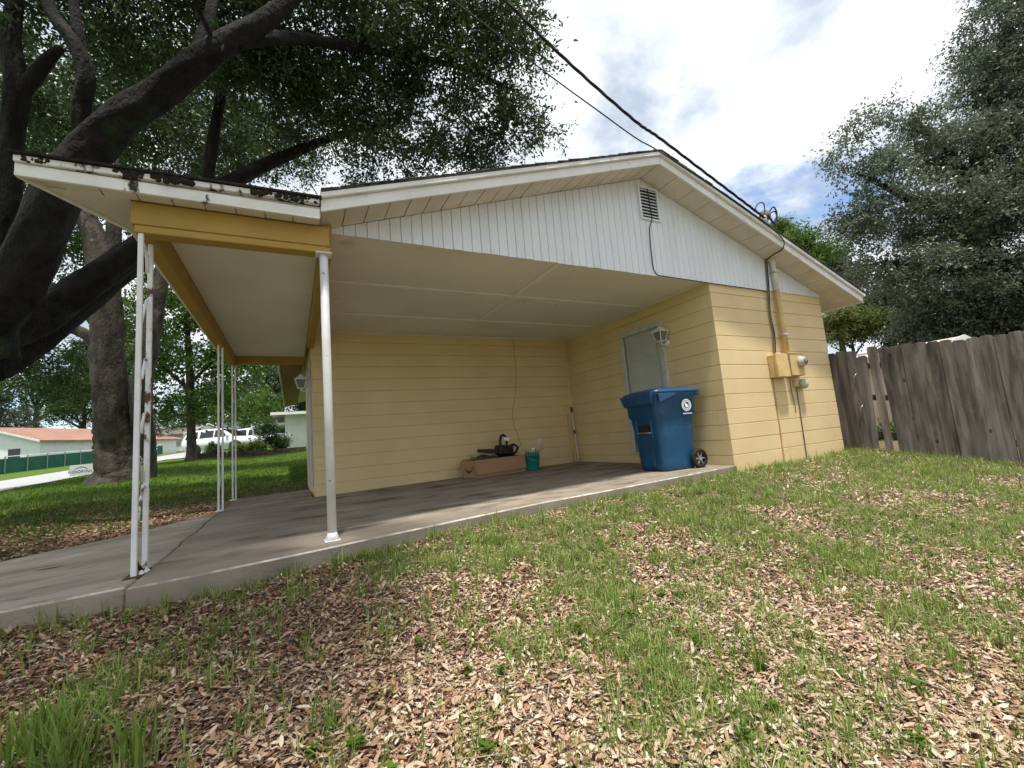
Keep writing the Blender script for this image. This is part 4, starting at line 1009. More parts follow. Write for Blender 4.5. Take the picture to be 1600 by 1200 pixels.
def gable_house(name, c, L, W, wh, rise, rotz, wall, roof, label, over=.45, wins=()):
    """ridge along local x, gable end faces -x and +x; origin on the ground in the middle"""
    t = empty(name, (c[0], c[1], gz1(*c) - .1), rotz); mark(t, label, 'house')
    hl, hw = L / 2, W / 2
    MB().add([(-hl, -hw, 0), (hl, -hw, 0), (hl, hw, 0), (-hl, hw, 0), (-hl, -hw, wh), (hl, -hw, wh), (hl, hw, wh), (-hl, hw, wh), (-hl, 0, wh + rise), (hl, 0, wh + rise)],
             [(0, 3, 2, 1), (0, 1, 5, 4), (2, 3, 7, 6), (0, 4, 8, 7, 3), (1, 2, 6, 9, 5), (4, 5, 9, 8), (6, 7, 8, 9)]).build('wall', M[wall], t)
    k = rise / hw; e = over
    for s in (-1, 1):
        MB().hexa([(-hl - e, s * (hw + e), wh - k * e + .01), (hl + e, s * (hw + e), wh - k * e + .01), (hl + e, 0, wh + rise + .01), (-hl - e, 0, wh + rise + .01),
                   (-hl - e, s * (hw + e), wh - k * e + .16), (hl + e, s * (hw + e), wh - k * e + .16), (hl + e, 0, wh + rise + .16), (-hl - e, 0, wh + rise + .16)]).build('roof', M[roof], t)
        for ex in (-hl - e - .03, hl + e + .03):
            MB().hexa([(ex - .02, s * (hw + e), wh - k * e - .02), (ex + .02, s * (hw + e), wh - k * e - .02), (ex + .02, s * .01, wh + rise - .02), (ex - .02, s * .01, wh + rise - .02),
                       (ex - .02, s * (hw + e), wh - k * e + .18), (ex + .02, s * (hw + e), wh - k * e + .18), (ex + .02, s * .01, wh + rise + .18), (ex - .02, s * .01, wh + rise + .18)]).build('bargeboard', M['fascia'], t)
    for (side, a, z, w_, h_) in wins:
        if side == 'g':
            f_ = MB().box((-hl - .04, -hl - .004), (a - w_ / 2, a + w_ / 2), (z, z + h_)).build('window', M['fascia'], t); MB().box((-hl - .05, -hl - .041), (a - w_ / 2 + .06, a + w_ / 2 - .06), (z + .06, z + h_ - .06)).build('pane', M['glass'], f_)
        else:
            s = -1 if side == 'l' else 1
            y0, y1 = sorted((s * (hw + .004), s * (hw + .04))); f_ = MB().box((a - w_ / 2, a + w_ / 2), (y0, y1), (z, z + h_)).build('window', M['fascia'], t)
            y0, y1 = sorted((s * (hw + .041), s * (hw + .05))); MB().box((a - w_ / 2 + .06, a + w_ / 2 - .06), (y0, y1), (z + .06, z + h_ - .06)).build('pane', M['glass'], f_)
    return t

# the next house up the street: white block end wall with carport eave
nb = empty('block_house', (-4.9, 35.6, gz1(-4.9, 35.6))); mark(nb, 'white painted concrete block house past the lawn with carport eave', 'house')
MB().box((-.72, 9), (0, 10), (-.5, 2.9)).build('wall', M['nwall'], nb)
for kz in range(14):
    MB().box((-.735, 2.2), (-.015, -.001), (-.3 + kz * .215, -.3 + kz * .215 + .205)).build('block_course', M['nwall'], nb, bevel=.006)
MB().hexa([(-1.7, -.9, 2.86), (9.6, -.9, 2.86), (9.6, 9.6, 3.2), (-1.7, 9.6, 3.2), (-1.7, -.9, 3.0), (9.6, -.9, 3.0), (9.6, 9.6, 3.34), (-1.7, 9.6, 3.34)]).build('roof', M['roofgrey'], nb)
MB().box((-1.72, 9.6), (-.94, -.90), (2.78, 3.0)).build('fascia', M['fascia'], nb)
MB().box((-3.1, -.75), (.6, 5.2), (2.12, 2.24)).build('carport_roof', M['fascia'], nb)
MB().box((-3.14, -.75), (.55, .60), (2.02, 2.26)).build('carport_fascia', M['nwall'], nb)
for q in (.8, 5.0): MB().tube([(-3.0, q, -.5), (-3.0, q, 2.12)], .05, 8).build('post', M['fascia'], nb)

gable_house('bungalow', (-31.0, 74), 19, 12.5, 2.7, 1.85, math.radians(62), 'housewhite', 'roofbrown', 'white gabled bungalow with red brown roof across the street', wins=(('g', -.2, 3.35, .7, .6), ('g', -3.4, .9, 1.5, 1.2), ('l', -3, .9, 1.6, 1.2), ('l', 4, .9, 1.6, 1.2), ('l', 0, .3, 1.0, 2.0)))
gable_house('bungalow', (-27.5, 98), 12, 9, 2.7, 1.5, math.radians(20), 'housewhite', 'roofgrey', 'grey roofed bungalow behind the red brown roof', wins=(('g', 1.5, 1.0, 1.4, 1.2), ('l', -2, 1, 1.4, 1.2)))
gable_house('bungalow', (-21.5, 88), 9, 8, 2.8, 1.5, math.radians(-40), 'housewhite', 'roofgrey', 'small white bungalow with dark porch up the street', wins=(('g', 1.0, .9, 1.6, 1.3), ('g', -2.2, .2, 1.0, 2.1), ('l', -1, 1, 1.4, 1.2)))
gable_house('bungalow', (-17.0, 92), 9, 9, 3.2, 2.2, math.radians(-60), 'houseblue', 'roofgrey', 'pale blue house at the end of the street', wins=(('g', 1.5, 1.0, 1.2, 1.5), ('g', -1.5, 1.0, 1.2, 1.5)))
# neighbour behind the fence
gable_house('garden_shed', (9.75, 5.2), 9.0, 2.9, 1.93, .25, math.radians(90), 'pinkwall', 'pinkwall', 'low pale pink building just visible over the wooden fence', .3)

# green screened chain link fence across the street
gf = empty('screened_fence', (-24.6, 50, 0)); mark(gf, 'low chain link fence covered with green screen across the street', 'fence')
p0, p1 = np.array([-25.9, 43.0]), np.array([-22.0, 76.0]); n = 13
for i in range(n):
    a = p0 + (p1 - p0) * i / n; b = p0 + (p1 - p0) * (i + 1) / n
    za, zb = gz1(*a) + .04, gz1(*b) + .04
    MB().add([(a[0] + 24.6, a[1] - 50, za), (b[0] + 24.6, b[1] - 50, zb), (b[0] + 24.6, b[1] - 50, zb + 1.2), (a[0] + 24.6, a[1] - 50, za + 1.2), (a[0] + 24.63, a[1] - 50, za), (b[0] + 24.63, b[1] - 50, zb), (b[0] + 24.63, b[1] - 50, zb + 1.2), (a[0] + 24.63, a[1] - 50, za + 1.2)],
             [(0, 1, 2, 3), (7, 6, 5, 4), (0, 4, 5, 1), (3, 2, 6, 7), (0, 3, 7, 4), (1, 5, 6, 2)]).build('screen_panel', M['screen'], gf)
    MB().tube([(a[0] + 24.66, a[1] - 50, za - .2), (a[0] + 24.66, a[1] - 50, za + 1.42)], .05, 8).build('fence_post', M['galv'], gf)
    MB().tube([(a[0] + 24.66, a[1] - 50, za + 1.36), (b[0] + 24.66, b[1] - 50, zb + 1.36)], .035, 6).build('top_rail', M['white'], gf)
# painted low wall edge behind the fence, landscape timber by the slim tree
tb = empty('timber_border', (-7.5, 27.5, gz1(-7.5, 27.5))); mark(tb, 'dark landscape timber border along the top of the lawn', 'border')
q0, q1 = np.array([-10.1, 27.2]), np.array([-4.3, 28.0])
for i in range(4):
    a = q0 + (q1 - q0) * i / 4; b = q0 + (q1 - q0) * (i + .985) / 4; dn = np.array([-.02, .18])
    o0 = np.array([-7.5, 27.5]); za, zb = gz1(*a) - tb.location[2], gz1(*b) - tb.location[2]
    for lv in (0, .2):
        MB().hexa([(*(a - o0), za + lv - .05), (*(b - o0), zb + lv - .05), (*(b - o0 + dn), zb + lv - .05), (*(a - o0 + dn), za + lv - .05),
                   (*(a - o0), za + lv + .145), (*(b - o0), zb + lv + .145), (*(b - o0 + dn), zb + lv + .145), (*(a - o0 + dn), za + lv + .145)]).build('timber', M['timber'], tb, bevel=.015)

# yard sign by the oak trunk
ys = empty('yard_sign', (-12.55, 19.2, gz1(-12.55, 19.2)), math.radians(27)); mark(ys, 'small white yard sign with black lettering near the oak trunk', 'sign')
MB().box((-.32, .32), (-.006, .006), (.12, .52)).build('sign_board', M['white'], ys, bevel=.002)
for x in (-.2, .2): MB().tube([(x, .012, -.15), (x, .012, .5)], .005, 5).build('stake', M['metal'], ys)
cu = bpy.data.curves.new('lettering', 'FONT'); cu.body = 'ROOFING'; cu.size = .155; cu.align_x = 'CENTER'; cu.extrude = .001; cu.space_character = 1.12
tmp = bpy.data.objects.new('tmp', cu); COL.objects.link(tmp)
bpy.context.view_layer.update()
me = bpy.data.meshes.new_from_object(tmp.evaluated_get(bpy.context.evaluated_depsgraph_get())); bpy.data.objects.remove(tmp)
lt = link('lettering', me, M['black'], ys); lt.rotation_euler = (math.pi / 2, 0, 0); lt.location = (0, -.0085, .21)
MB().prism([(-.20, -.0075, .36), (0, -.0075, .46), (.20, -.0075, .36), (.16, -.0075, .36), (0, -.0075, .435), (-.16, -.0075, .36)], (0, -.001, 0)).build('roof_emblem', M['black'], ys)

# ================================================================== TREES
def clump_positions(blobs, n, rng):
    r = np.array([b[3] for b in blobs]); vol = r ** 2.6; k = rng.choice(len(blobs), n, p=vol / vol.sum())
    d = unit(rng.normal(size=(n, 3))); rad = rng.random(n) ** .42
    C = np.array([b[:3] for b in blobs])[k]
    sq = np.array([1, 1, .72])
    return C + d * rad[:, None] * r[k][:, None] * sq

def limb(mb, path, sides, rng, rough=.07, sub=5, lobes=0):
    """path: [(x, y, z, r)], bark lumps by jittering ring radii"""
    Q = smooth_path(path, 9); pts = [q[:3] for q in Q]; rad = [q[3] for q in Q]
    rings = []; prev = None; ph = rng.uniform(0, 6.28, 3)
    for i, p in enumerate(pts):
        t = pts[min(i + 1, len(pts) - 1)] - pts[max(i - 1, 0)]; t = t / (np.linalg.norm(t) + 1e-9)
        a = np.cross(t, [.3, .2, 1.]) if prev is None else prev - t * (prev @ t)
        a = a / (np.linalg.norm(a) + 1e-9); prev = a; b = np.cross(t, a); ring = []
        for k in range(sides):
            an = 6.28318 * k / sides
            rr = rad[i] * (1 + rough * (math.sin(3 * an + ph[0] + i * .35) + .6 * math.sin(5 * an + ph[1] - i * .5)) + rng.normal(0, rough * .35))
            ring.append(p + rr * (math.cos(an) * a + math.sin(an) * b))
        rings.append(ring)
    mb.loft(rings); return pts, rad

def tree(name, label, limbs, blobs, clumps, per, leaf, spread, mleaf, mbark, seed, group=None, sides=14, droop=.35, branch_r=.022, cat='tree', twig_sides=4):
    rng = np.random.default_rng(seed)
    base = limbs[0][0]
    t = empty(name, (base[0], base[1], base[2])); mark(t, label, cat, group)
    off = np.array(base[:3], float)
    mb = MB(); nodes = []; rads = []
    for L in limbs:
        P, R = limb(mb, L, sides, rng)
        nodes += [np.array(p) for p in P]; rads += list(R)
    mb.v = [tuple(np.array(v) - off) for v in mb.v]
    mb.build('trunk', mbark, t, True)
    C = clump_positions(blobs, clumps, rng)
    NP = np.array(nodes); NR = np.array(rads)
    d0 = np.min(np.linalg.norm(C[:, None, :] - NP[None, ::2, :], axis=2), axis=1)
    C = C[np.argsort(d0)]
    cap = len(NP) + clumps * 3 + 5
    P = np.zeros((cap, 3)); R = np.zeros(cap); n = len(NP); P[:n] = NP; R[:n] = NR
    br = MB()
    for c in C:
        dd = np.linalg.norm(P[:n] - c, axis=1); j = int(np.argmin(dd)); s = P[j]; L = dd[j]
        if L < .05: continue
        r0 = min(R[j] * .75, branch_r + .012 * L); r1 = max(.004, r0 * .45)
        m1 = s + (c - s) * .4 + rng.normal(0, .07 * L, 3) + np.array([0, 0, .08 * L]); m2 = s + (c - s) * .75 + rng.normal(0, .06 * L, 3) + np.array([0, 0, .05 * L])
        br.tube([s - off, m1 - off, m2 - off, c - off], [r0, r0 * .8, r0 * .6, r1], twig_sides, cap=False)
        P[n:n + 3] = (m1, m2, c); R[n:n + 3] = (r0 * .8, r0 * .6, max(r1, .008)); n += 3
    mark(br.build('branches', mbark, t), kind='stuff')
    # leaves: sprays along short twigs leaving each clump centre
    N = clumps * per
    ci = np.repeat(np.arange(clumps), per)
    nt = max(3, per // 12)
    tdir = unit(rng.normal(size=(clumps, nt, 3)) * np.array([1, 1, .7]) + np.array([0, 0, -droop * .5]))
    tk = rng.integers(0, nt, N); td = tdir[ci, tk]
    s = rng.random(N) ** .8
    pos = C[ci] + td * (s * spread * (0.6 + .8 * rng.random(N)))[:, None] + rng.normal(0, spread * .10, (N, 3))
    pos[:, 2] -= droop * spread * s ** 2 * .6
    d = unit(td * .9 + rng.normal(0, .75, (N, 3)) + np.array([0, 0, -droop * .6]))
    nr = unit(rng.normal(0, .8, (N, 3)) + np.array([0, 0, 1.0]))
    Ls = leaf[0] * rng.uniform(.65, 1.25, N); Ws = leaf[1] * rng.uniform(.7, 1.2, N)
    tint = np.clip(np.repeat(rng.normal(.45, .16, clumps), per) + rng.normal(0, .18, N), 0, 1)
    face_cloud('crown', leaf_blocks(pos - off, d, nr, Ls, Ws), [(0, 1, 2, 3)], tint, mleaf, t)
    return t

def P4(px, py, dep, r): q = at(px, py, dep); return (q[0], q[1], q[2], r)
def B4(px, py, dep, r): return P4(px, py, dep, r)

# --- the great live oak whose limbs hang over the carport (trunk beside the driveway, just out of the picture)
g0 = gz1(-10.6, 6.0)
oak_limbs = [
    [(-10.7, 6.1, g0 - .2, .75), (-10.5, 5.95, g0 + .5, .56), (-10.1, 5.6, 1.4, .42), (-9.4, 5.0, 2.4, .34), P4(30, 440, 5.9, .275), P4(100, 285, 5.8, .25), P4(165, 210, 5.9, .225), P4(235, 155, 6.0, .20), P4(300, 105, 6.1, .18), P4(360, 62, 6.2, .15), P4(430, 20, 6.5, .12), P4(520, -60, 7.0, .06)],
    [P4(0, 560, 6.1, .20), P4(5, 440, 6.1, .15), P4(12, 330, 6.1, .14), P4(18, 220, 6.1, .13), P4(26, 130, 6.1, .13), P4(18, 40, 6.2, .10), P4(40, -80, 6.4, .06)],
    [P4(140, 235, 5.9, .13), P4(126, 170, 5.8, .10), P4(134, 120, 5.8, .10), P4(118, 70, 5.8, .09), P4(78, 15, 5.9, .075), P4(60, -60, 6.0, .05)],
    [P4(134, 120, 5.8, .075), P4(118, 30, 5.9, .06), P4(112, -40, 6.0, .04)],
    [P4(20, 160, 6.1, .10), P4(70, 100, 6.2, .08), P4(95, 75, 6.3, .05)],
    [(-9.9, 5.5, 1.9, .36), P4(-40, 545, 6.3, .30), P4(50, 500, 6.8, .26), P4(130, 450, 7.2, .23), P4(220, 385, 7.6, .20), P4(320, 310, 8.4, .16), P4(430, 250, 9.2, .12), P4(520, 215, 9.8, .08), P4(610, 190, 10.2, .04)],
    [P4(-20, 575, 6.6, .24), P4(60, 535, 7.2, .20), P4(140, 470, 7.8, .17), P4(230, 405, 8.6, .13), P4(330, 360, 9.4, .09)],
    [P4(300, 108, 6.1, .12), P4(325, 40, 6.4, .09), P4(340, -30, 6.7, .06)],
    [P4(320, 310, 8.4, .11), P4(340, 180, 8.6, .09), P4(360, 100, 8.8, .07), P4(420, 40, 9.0, .04)],
    [P4(365, 62, 6.2, .12), P4(470, 60, 7.2, .09), P4(590, 80, 8.2, .07), P4(700, 100, 8.8, .05), P4(800, 140, 9.3, .03)],
]
oak_blobs = [B4(40, 30, 6.6, 1.0), B4(200, 10, 7.4, 1.4), B4(340, -20, 7.6, 1.3), B4(470, 40, 8.0, 1.4), B4(600, 40, 8.6, 1.6), B4(720, 40, 9.0, 1.4), B4(770, 110, 9.4, 1.3), B4(820, 190, 9.6, .75), B4(700, 170, 9.4, 1.5), B4(580, 160, 9.2, 1.5),
             B4(460, 150, 9.0, 1.3), B4(640, 245, 9.9, .9), B4(750, 235, 9.9, .8), B4(850, 212, 9.7, .4), B4(555, 250, 10, .8), B4(420, 90, 8.2, 1.0), B4(500, -140, 8.2, 2.0), B4(250, -160, 7.0, 1.8), B4(700, -110, 9.2, 1.8), B4(20, -160, 6.5, 1.6), B4(805, 20, 9.4, .8), (-8.2, -1.6, 7.4, 2.2), (-6.6, -2.6, 7.8, 1.9), (-9.6, .6, 7.0, 2.2), (-6.8, .4, 6.6, 1.6), (-7.4, 7.2, 8.4, 1.9), (-9.6, 7.4, 8.0, 1.7)]
tree('live_oak_tree', 'great dark live oak with thick limbs spreading over the carport roof', oak_limbs, oak_blobs, 1750, 120, (.105, .044), .46, M['leaf_oak'], M['bark_dark'], 21, sides=26)

# --- the straight oak on the lawn
tx, ty = -9.88, 13.25; g0 = gz1(tx, ty)
lawn_limbs = [
    [(tx - .05, ty, g0 - .3, .80), (tx + .02, ty, g0 + .10, .60), (tx + .02, ty, g0 + .45, .51), (tx, ty, g0 + 1.2, .48), P4(174, 640, 12.8, .43), P4(170, 560, 12.8, .41), P4(165, 480, 12.8, .38), P4(160, 420, 12.9, .33), P4(138, 350, 13, .28), P4(95, 300, 13, .18), P4(60, 240, 13, .12)],
    [(tx + .55, ty + .1, g0 - .1, .42), (tx + .62, ty + .1, g0 + .9, .30), P4(222, 610, 13, .27), P4(238, 500, 13.2, .24), P4(262, 400, 13.6, .20), P4(290, 310, 14, .16), P4(330, 210, 14.5, .11), P4(350, 120, 15, .07)],
    [P4(163, 450, 12.9, .26), P4(176, 380, 13.2, .20), P4(180, 300, 13.4, .16), P4(200, 200, 13.8, .11), P4(220, 100, 14.2, .06)],
    [P4(172, 570, 12.8, .24), P4(145, 530, 12.6, .17), P4(100, 510, 12.4, .13), P4(50, 520, 12.3, .09), P4(-10, 545, 12.2, .05)],
    [P4(168, 520, 12.8, .22), P4(120, 470, 13.0, .15), P4(70, 440, 13.3, .09)],
    [P4(262, 400, 13.6, .12), P4(300, 470, 13.2, .09), P4(330, 520, 13.0, .05)],
]
lawn_blobs = [B4(60, 330, 13, 1.6), B4(40, 560, 14, 1.5), B4(110, 600, 15, 1.1), B4(250, 320, 14.5, 1.6), B4(290, 430, 15, 1.3), B4(150, 250, 14.5, 2.0), B4(300, 200, 15, 2.0), B4(420, 230, 15.5, 1.8), B4(60, 180, 14, 2.0), B4(210, 90, 15, 2.4), B4(380, 110, 15.5, 2.0), B4(550, 190, 16, 1.8), B4(10, 440, 13.5, 1.1), B4(120, 400, 14.5, 1.2), B4(230, 540, 15.5, 1.1)]
tree('oak_tree', 'thick grey trunked oak standing on the lawn beyond the driveway', lawn_limbs, lawn_blobs, 900, 80, (.135, .065), .66, M['leaf_left'], M['bark'], 22, sides=18, branch_r=.03)

# --- slim maple in the lawn
tx, ty = -10.2, 25.9; g0 = gz1(tx, ty)
tree('maple_tree', 'slim bright green tree at the lawn edge beside the white car',
     [[(tx, ty, g0 - .2, .42), (tx + .03, ty, g0 + .25, .27), (tx + .05, ty, g0 + 1.5, .21), P4(297, 620, 23.9, .19), P4(296, 560, 24, .16), P4(292, 500, 24, .11), P4(290, 430, 24, .06)],
      [P4(297, 610, 23.9, .10), P4(255, 575, 23.5, .07), P4(225, 560, 23, .04)], [P4(297, 600, 23.9, .10), P4(340, 560, 24, .07), P4(375, 550, 24, .04)]],
     [B4(290, 470, 24, 2.6), B4(245, 560, 23.5, 1.9), B4(340, 560, 24, 1.9), B4(250, 635, 23.5, 1.3), B4(330, 625, 24, 1.3), B4(385, 580, 24.5, 1.3), B4(210, 500, 24, 1.8), B4(370, 480, 25, 2.2)],
     330, 60, (.20, .14), .9, M['leaf_bright'], M['bark'], 23, sides=10, branch_r=.025)

# --- the big oak behind the fence
tx, ty = at(1560, 540, 12.5)[:2]; g0 = gz1(tx, ty)
r_limbs = [[(tx, ty, g0 - .2, .60), (tx, ty, g0 + 1.5, .45), P4(1545, 440, 12.6, .38), P4(1530, 350, 12.8, .30), P4(1530, 240, 13, .22), P4(1560, 120, 13, .14), P4(1580, 0, 13, .07)],
           [P4(1540, 400, 12.7, .22), P4(1470, 340, 12.6, .15), P4(1400, 300, 12.4, .09), P4(1340, 270, 12.2, .05)],
           [P4(1530, 320, 12.8, .20), P4(1480, 240, 12.8, .13), P4(1430, 190, 12.6, .07)],
           [P4(1545, 430, 12.6, .20), P4(1460, 420, 12.2, .13), P4(1380, 410, 12.0, .07)],
           [P4(1545, 430, 12.6, .2), P4(1640, 380, 12.4, .14), P4(1740, 320, 12.2, .08)]]
r_blobs = [B4(1590, 40, 13, 1.5), B4(1545, 120, 13, 1.2), B4(1600, 180, 12.8, 1.6), B4(1500, 230, 12.8, 1.4), B4(1430, 210, 12.6, .9), B4(1395, 165, 12.5, .5), B4(1360, 270, 12.3, .95), B4(1310, 250, 12.3, .5), B4(1410, 320, 12.4, 1.2), B4(1330, 350, 12.4, .8), B4(1500, 340, 12.4, 1.5), B4(1580, 330, 12.4, 1.6), B4(1390, 420, 12.2, 1.1), B4(1470, 430, 12.2, 1.2), B4(1560, 440, 12.0, 1.3), B4(1700, 250, 12, 2.2), B4(1700, 80, 12.6, 2.0), B4(1680, 420, 11.6, 1.6), B4(1340, 200, 12.4, .45), B4(1610, -60, 13, 1.5)]
tree('oak_tree', 'large feathery oak towering behind the wooden fence', r_limbs, r_blobs, 1900, 90, (.105, .048), .50, M['leaf_right'], M['bark_dark'], 31, sides=12, droop=.2, branch_r=.018)

# --- smaller trees and shrubs: (pixel x, pixel y of crown centre, depth, crown radius m, height squash, material, clumps, per, leaf size, name, label)
def round_tree(px, py, dep, R, mleaf, label, seed, clumps=160, per=60, leaf=(.22, .13), n_b=7, name='tree', cat='tree', group=None, trunk_r=None, tall=.85):
    rng = np.random.default_rng(seed)
    c = at(px, py, dep); gzv = gz1(c[0], c[1]); h = c[2] - gzv
    tr_ = trunk_r or R * .07
    limbs = [[(c[0], c[1], gzv - .1, tr_ * 1.5), (c[0], c[1], gzv + h * .3, tr_), (c[0] + rng.normal(0, .1 * R), c[1] + rng.normal(0, .1 * R), gzv + h * .7, tr_ * .7), (c[0], c[1], c[2] + R * .2, tr_ * .35)]]
    for k in range(4):
        a = rng.uniform(0, 6.28); zz = gzv + h * rng.uniform(.45, .8)
        limbs.append([(c[0], c[1], zz, tr_ * .5), (c[0] + math.cos(a) * R * .4, c[1] + math.sin(a) * R * .4, zz + R * .3, tr_ * .3), (c[0] + math.cos(a) * R * .7, c[1] + math.sin(a) * R * .7, zz + R * .5, tr_ * .15)])
    bl = [(c[0], c[1], c[2], R * .7)]
    for k in range(n_b):
        d = unit(rng.normal(size=3)); bl.append((c[0] + d[0] * R * .65, c[1] + d[1] * R * .65, c[2] + d[2] * R * .65 * tall, R * rng.uniform(.3, .5)))
    return tree(name, label, limbs, bl, clumps, per, leaf, R * .22 + .15, mleaf, M['bark'], seed, group, sides=8, cat=cat, twig_sides=3)

BG = 'trees beyond the street'
far = [
    (-40, 590, 62, 7.5, 'leaf_far', 'dark leafy tree behind the white bungalow gable', 41),
    (60, 610, 78, 7.5, 'leaf_far', 'dark leafy tree rising over the red brown roof', 42),
    (130, 625, 70, 5.5, 'leaf_left', 'mid green tree over the grey roofed bungalow', 43),
    (20, 655, 64, 3.6, 'leaf_grey', 'grey green bush like tree just behind the bungalow ridge', 44),
    (232, 655, 66, 4.2, 'leaf_grey', 'pale grey green oak far up the street', 45),
    (345, 620, 52, 5.0, 'leaf_left', 'mid green tree behind the parked cars', 46),
    (395, 640, 46, 3.4, 'leaf_bright', 'bright green tree behind the parked cars', 47),
    (440, 600, 55, 6.0, 'leaf_far', 'dark green tree behind the white block house', 48),
    (470, 540, 60, 7.0, 'leaf_far', 'tall dark tree above the white block house', 49),
    (180, 560, 90, 9.0, 'leaf_far', 'tall distant tree seen behind the oak trunk', 50),
    (-160, 580, 50, 8.0, 'leaf_far', 'broad dark tree left of the white bungalow', 51),
    (300, 655, 75, 4.5, 'leaf_left', 'rounded green tree at the far end of the street', 52),
]
for px, py, dep, R, m, lab, sd in far:
    round_tree(px, py, dep, R, M[m], lab, sd, clumps=190, per=58, leaf=(.055 * R, .034 * R), group=BG)
near = [
    (1322, 510, 16, 1.2, 'leaf_yellow', 'yellow green bushy tree between the house corner and the fence', 61),
    (1258, 395, 20, 1.7, 'leaf_bright', 'green treetop peeking over the right roof slope', 62),
    (1215, 372, 24, 1.2, 'leaf_bright', 'small green treetop beside the electric weatherhead', 63),
    (1380, 490, 17, 1.9, 'leaf_far', 'dark green tree behind the fence gate', 64),
    (1470, 500, 13, 1.6, 'leaf_right', 'leafy dark bush rising behind the middle of the fence', 65),
    (1580, 490, 12.4, 1.5, 'leaf_right', 'leafy dark bush rising behind the far end of the fence', 66),
    (1300, 440, 26, 2.6, 'leaf_far', 'dark tree behind the right eave', 67),
]
for px, py, dep, R, m, lab, sd in near:
    round_tree(px, py, dep, R, M[m], lab, sd, clumps=190, per=62, leaf=(.05 * R + .035, .028 * R + .018))
shr = [
    (1400, 690, 8.6, .55, 'leaf_bright', 'low bright shrub behind the gap in the fence', 78, .7),
    (1455, 680, 9.0, .6, 'leaf_bright', 'leafy shrub behind the leaning picket', 79, .7),
    (415, 672, 29, 1.0, 'leaf_left', 'tall loose shrub in front of the second white car', 71, 1.2),
    (372, 702, 28.5, .55, 'leaf_yellow', 'small yellow green shrub behind the timber border', 72, .8),
    (400, 696, 28.5, .7, 'leaf_yellow', 'rounded yellow green shrub by the car wheel', 73, .8),
    (333, 706, 28.2, .55, 'leaf_far', 'dark spiky shrub in front of the first white car', 74, 1.1),
    (436, 690, 30, .8, 'leaf_far', 'dark shrub against the white block wall', 75, .9),
    (25, 713, 50, 1.4, 'leaf_yellow', 'flowering pale hedge bush over the green screen', 76, .6),
    (75, 709, 53, 1.4, 'leaf_yellow', 'pale leafy hedge bush below the red brown roof', 77, .6),
]
for px, py, dep, R, m, lab, sd, tall in shr:
    round_tree(px, py, dep, R, M[m], lab, sd, clumps=60, per=50, leaf=(.13, .06), n_b=5, name='shrub', cat='shrub', trunk_r=.04, tall=tall)

# ================================================================== GROUND COVER
def inside_poly(x, y, poly):
    c = np.zeros(len(x), bool); n = len(poly)
    for i in range(n):
        x0, y0 = poly[i]; x1, y1 = poly[(i + 1) % n]
        hit = ((y0 > y) != (y1 > y)) & (x < (x1 - x0) * (y - y0) / (y1 - y0 + 1e-12) + x0)
        c ^= hit
    return c
DRIVE = [(-13.4, -.55), (-9, -.42), (-7.4, -.38), (-6.6, -.42), (-6.0, -.46), (-6.0, 3.24), (-6.15, 3.18), (-6.4, 2.75), (-6.8, 2.25), (-7.5, 1.80), (-8.4, 1.72), (-13.4, 1.9)]
def blocked(x, y):
    return inside_poly(x, y, carport_poly) | inside_poly(x, y, DRIVE) | ((x > XL - .03) & (x < XR + .02) & (y > -.03) & (y < YW)) | ((x > XL + .7) & (x < XR + .02) & (y >= YW) & (y < YE)) | ((x < -13.1) & (x > -18))
def zat(x, y):
    z = ground_z(x, y); near = np.exp(-((x + 3) ** 2 + (y + 2) ** 2) / 90)
    return z + (fbm(x * 1.3, y * 1.3) - .5) * .07 * near

def yard_points(n, rng, power=1.3):
    """more points close to the viewer's side of the yard where single leaves can be told apart"""
    x = rng.uniform(-9.0, 3.6, n * 3); y = rng.uniform(-4.2, .02, n * 3)
    d = np.hypot(x - CAM[0], y - CAM[1]); fx = (x - CAM[0]) * FWD[0] + (y - CAM[1]) * FWD[1]
    keep = (fx > .55) & (rng.random(n * 3) < np.clip((2.6 / (d + .3)) ** power, .10, 1)) & ~blocked(x, y)
    fence_side = (x - 2.74) > (.06 - y) * .246 + .05
    keep &= ~fence_side
    return x[keep][:n], y[keep][:n]

rng = np.random.default_rng(77)
def grassiness(x, y):
    g_ = fbm(x * 1.5 + 4, y * 1.5 + 9)
    g_ = g_ - .15 * (1 - sstep(1.6, 3.8, np.hypot(x - CAM[0], y - CAM[1])))
    return g_ + .13 * sstep(-5.2, -2.8, x) + .08 * sstep(-1.0, 1.5, x) - .07 * (1 - sstep(-6.5, -4.8, x)) + .05 * np.exp(-((y + .9) / .5) ** 2) * sstep(-4.5, -2, x)

# dry leaves
x, y = yard_points(230000, rng, 1.2)
keep = rng.random(len(x)) < np.clip(1.35 - 1.1 * sstep(.45, .75, grassiness(x, y)), .25, 1)
x, y = x[keep], y[keep]; n = len(x)
c = np.stack([x, y, zat(x, y) + .002 + .022 * rng.random(n) ** 2], 1)
a = rng.uniform(0, 6.283, n); tl = rng.normal(0, .28, n)
d = np.stack([np.cos(a), np.sin(a), tl], 1); nr = unit(np.stack([rng.normal(0, .35, n), rng.normal(0, .35, n), np.ones(n)], 1))
big = rng.random(n) ** 2
dist = np.hypot(x - CAM[0], y - CAM[1])
tint = np.clip(rng.normal(.40, .25, n) + .35 * (fbm(x * .9 + 3, y * .9) - .5) + .14 * sstep(-5.8, -3, x), 0, 1)
mark(face_cloud('leaf_litter', litter_blocks(c, d, nr, .020 + .034 * big, .007 + .0125 * big, rng), [(0, 1, 2, 3), (0, 3, 4, 5)], tint, M['litter']), 'brown fallen oak leaves covering the front yard', 'leaf litter', kind='stuff')

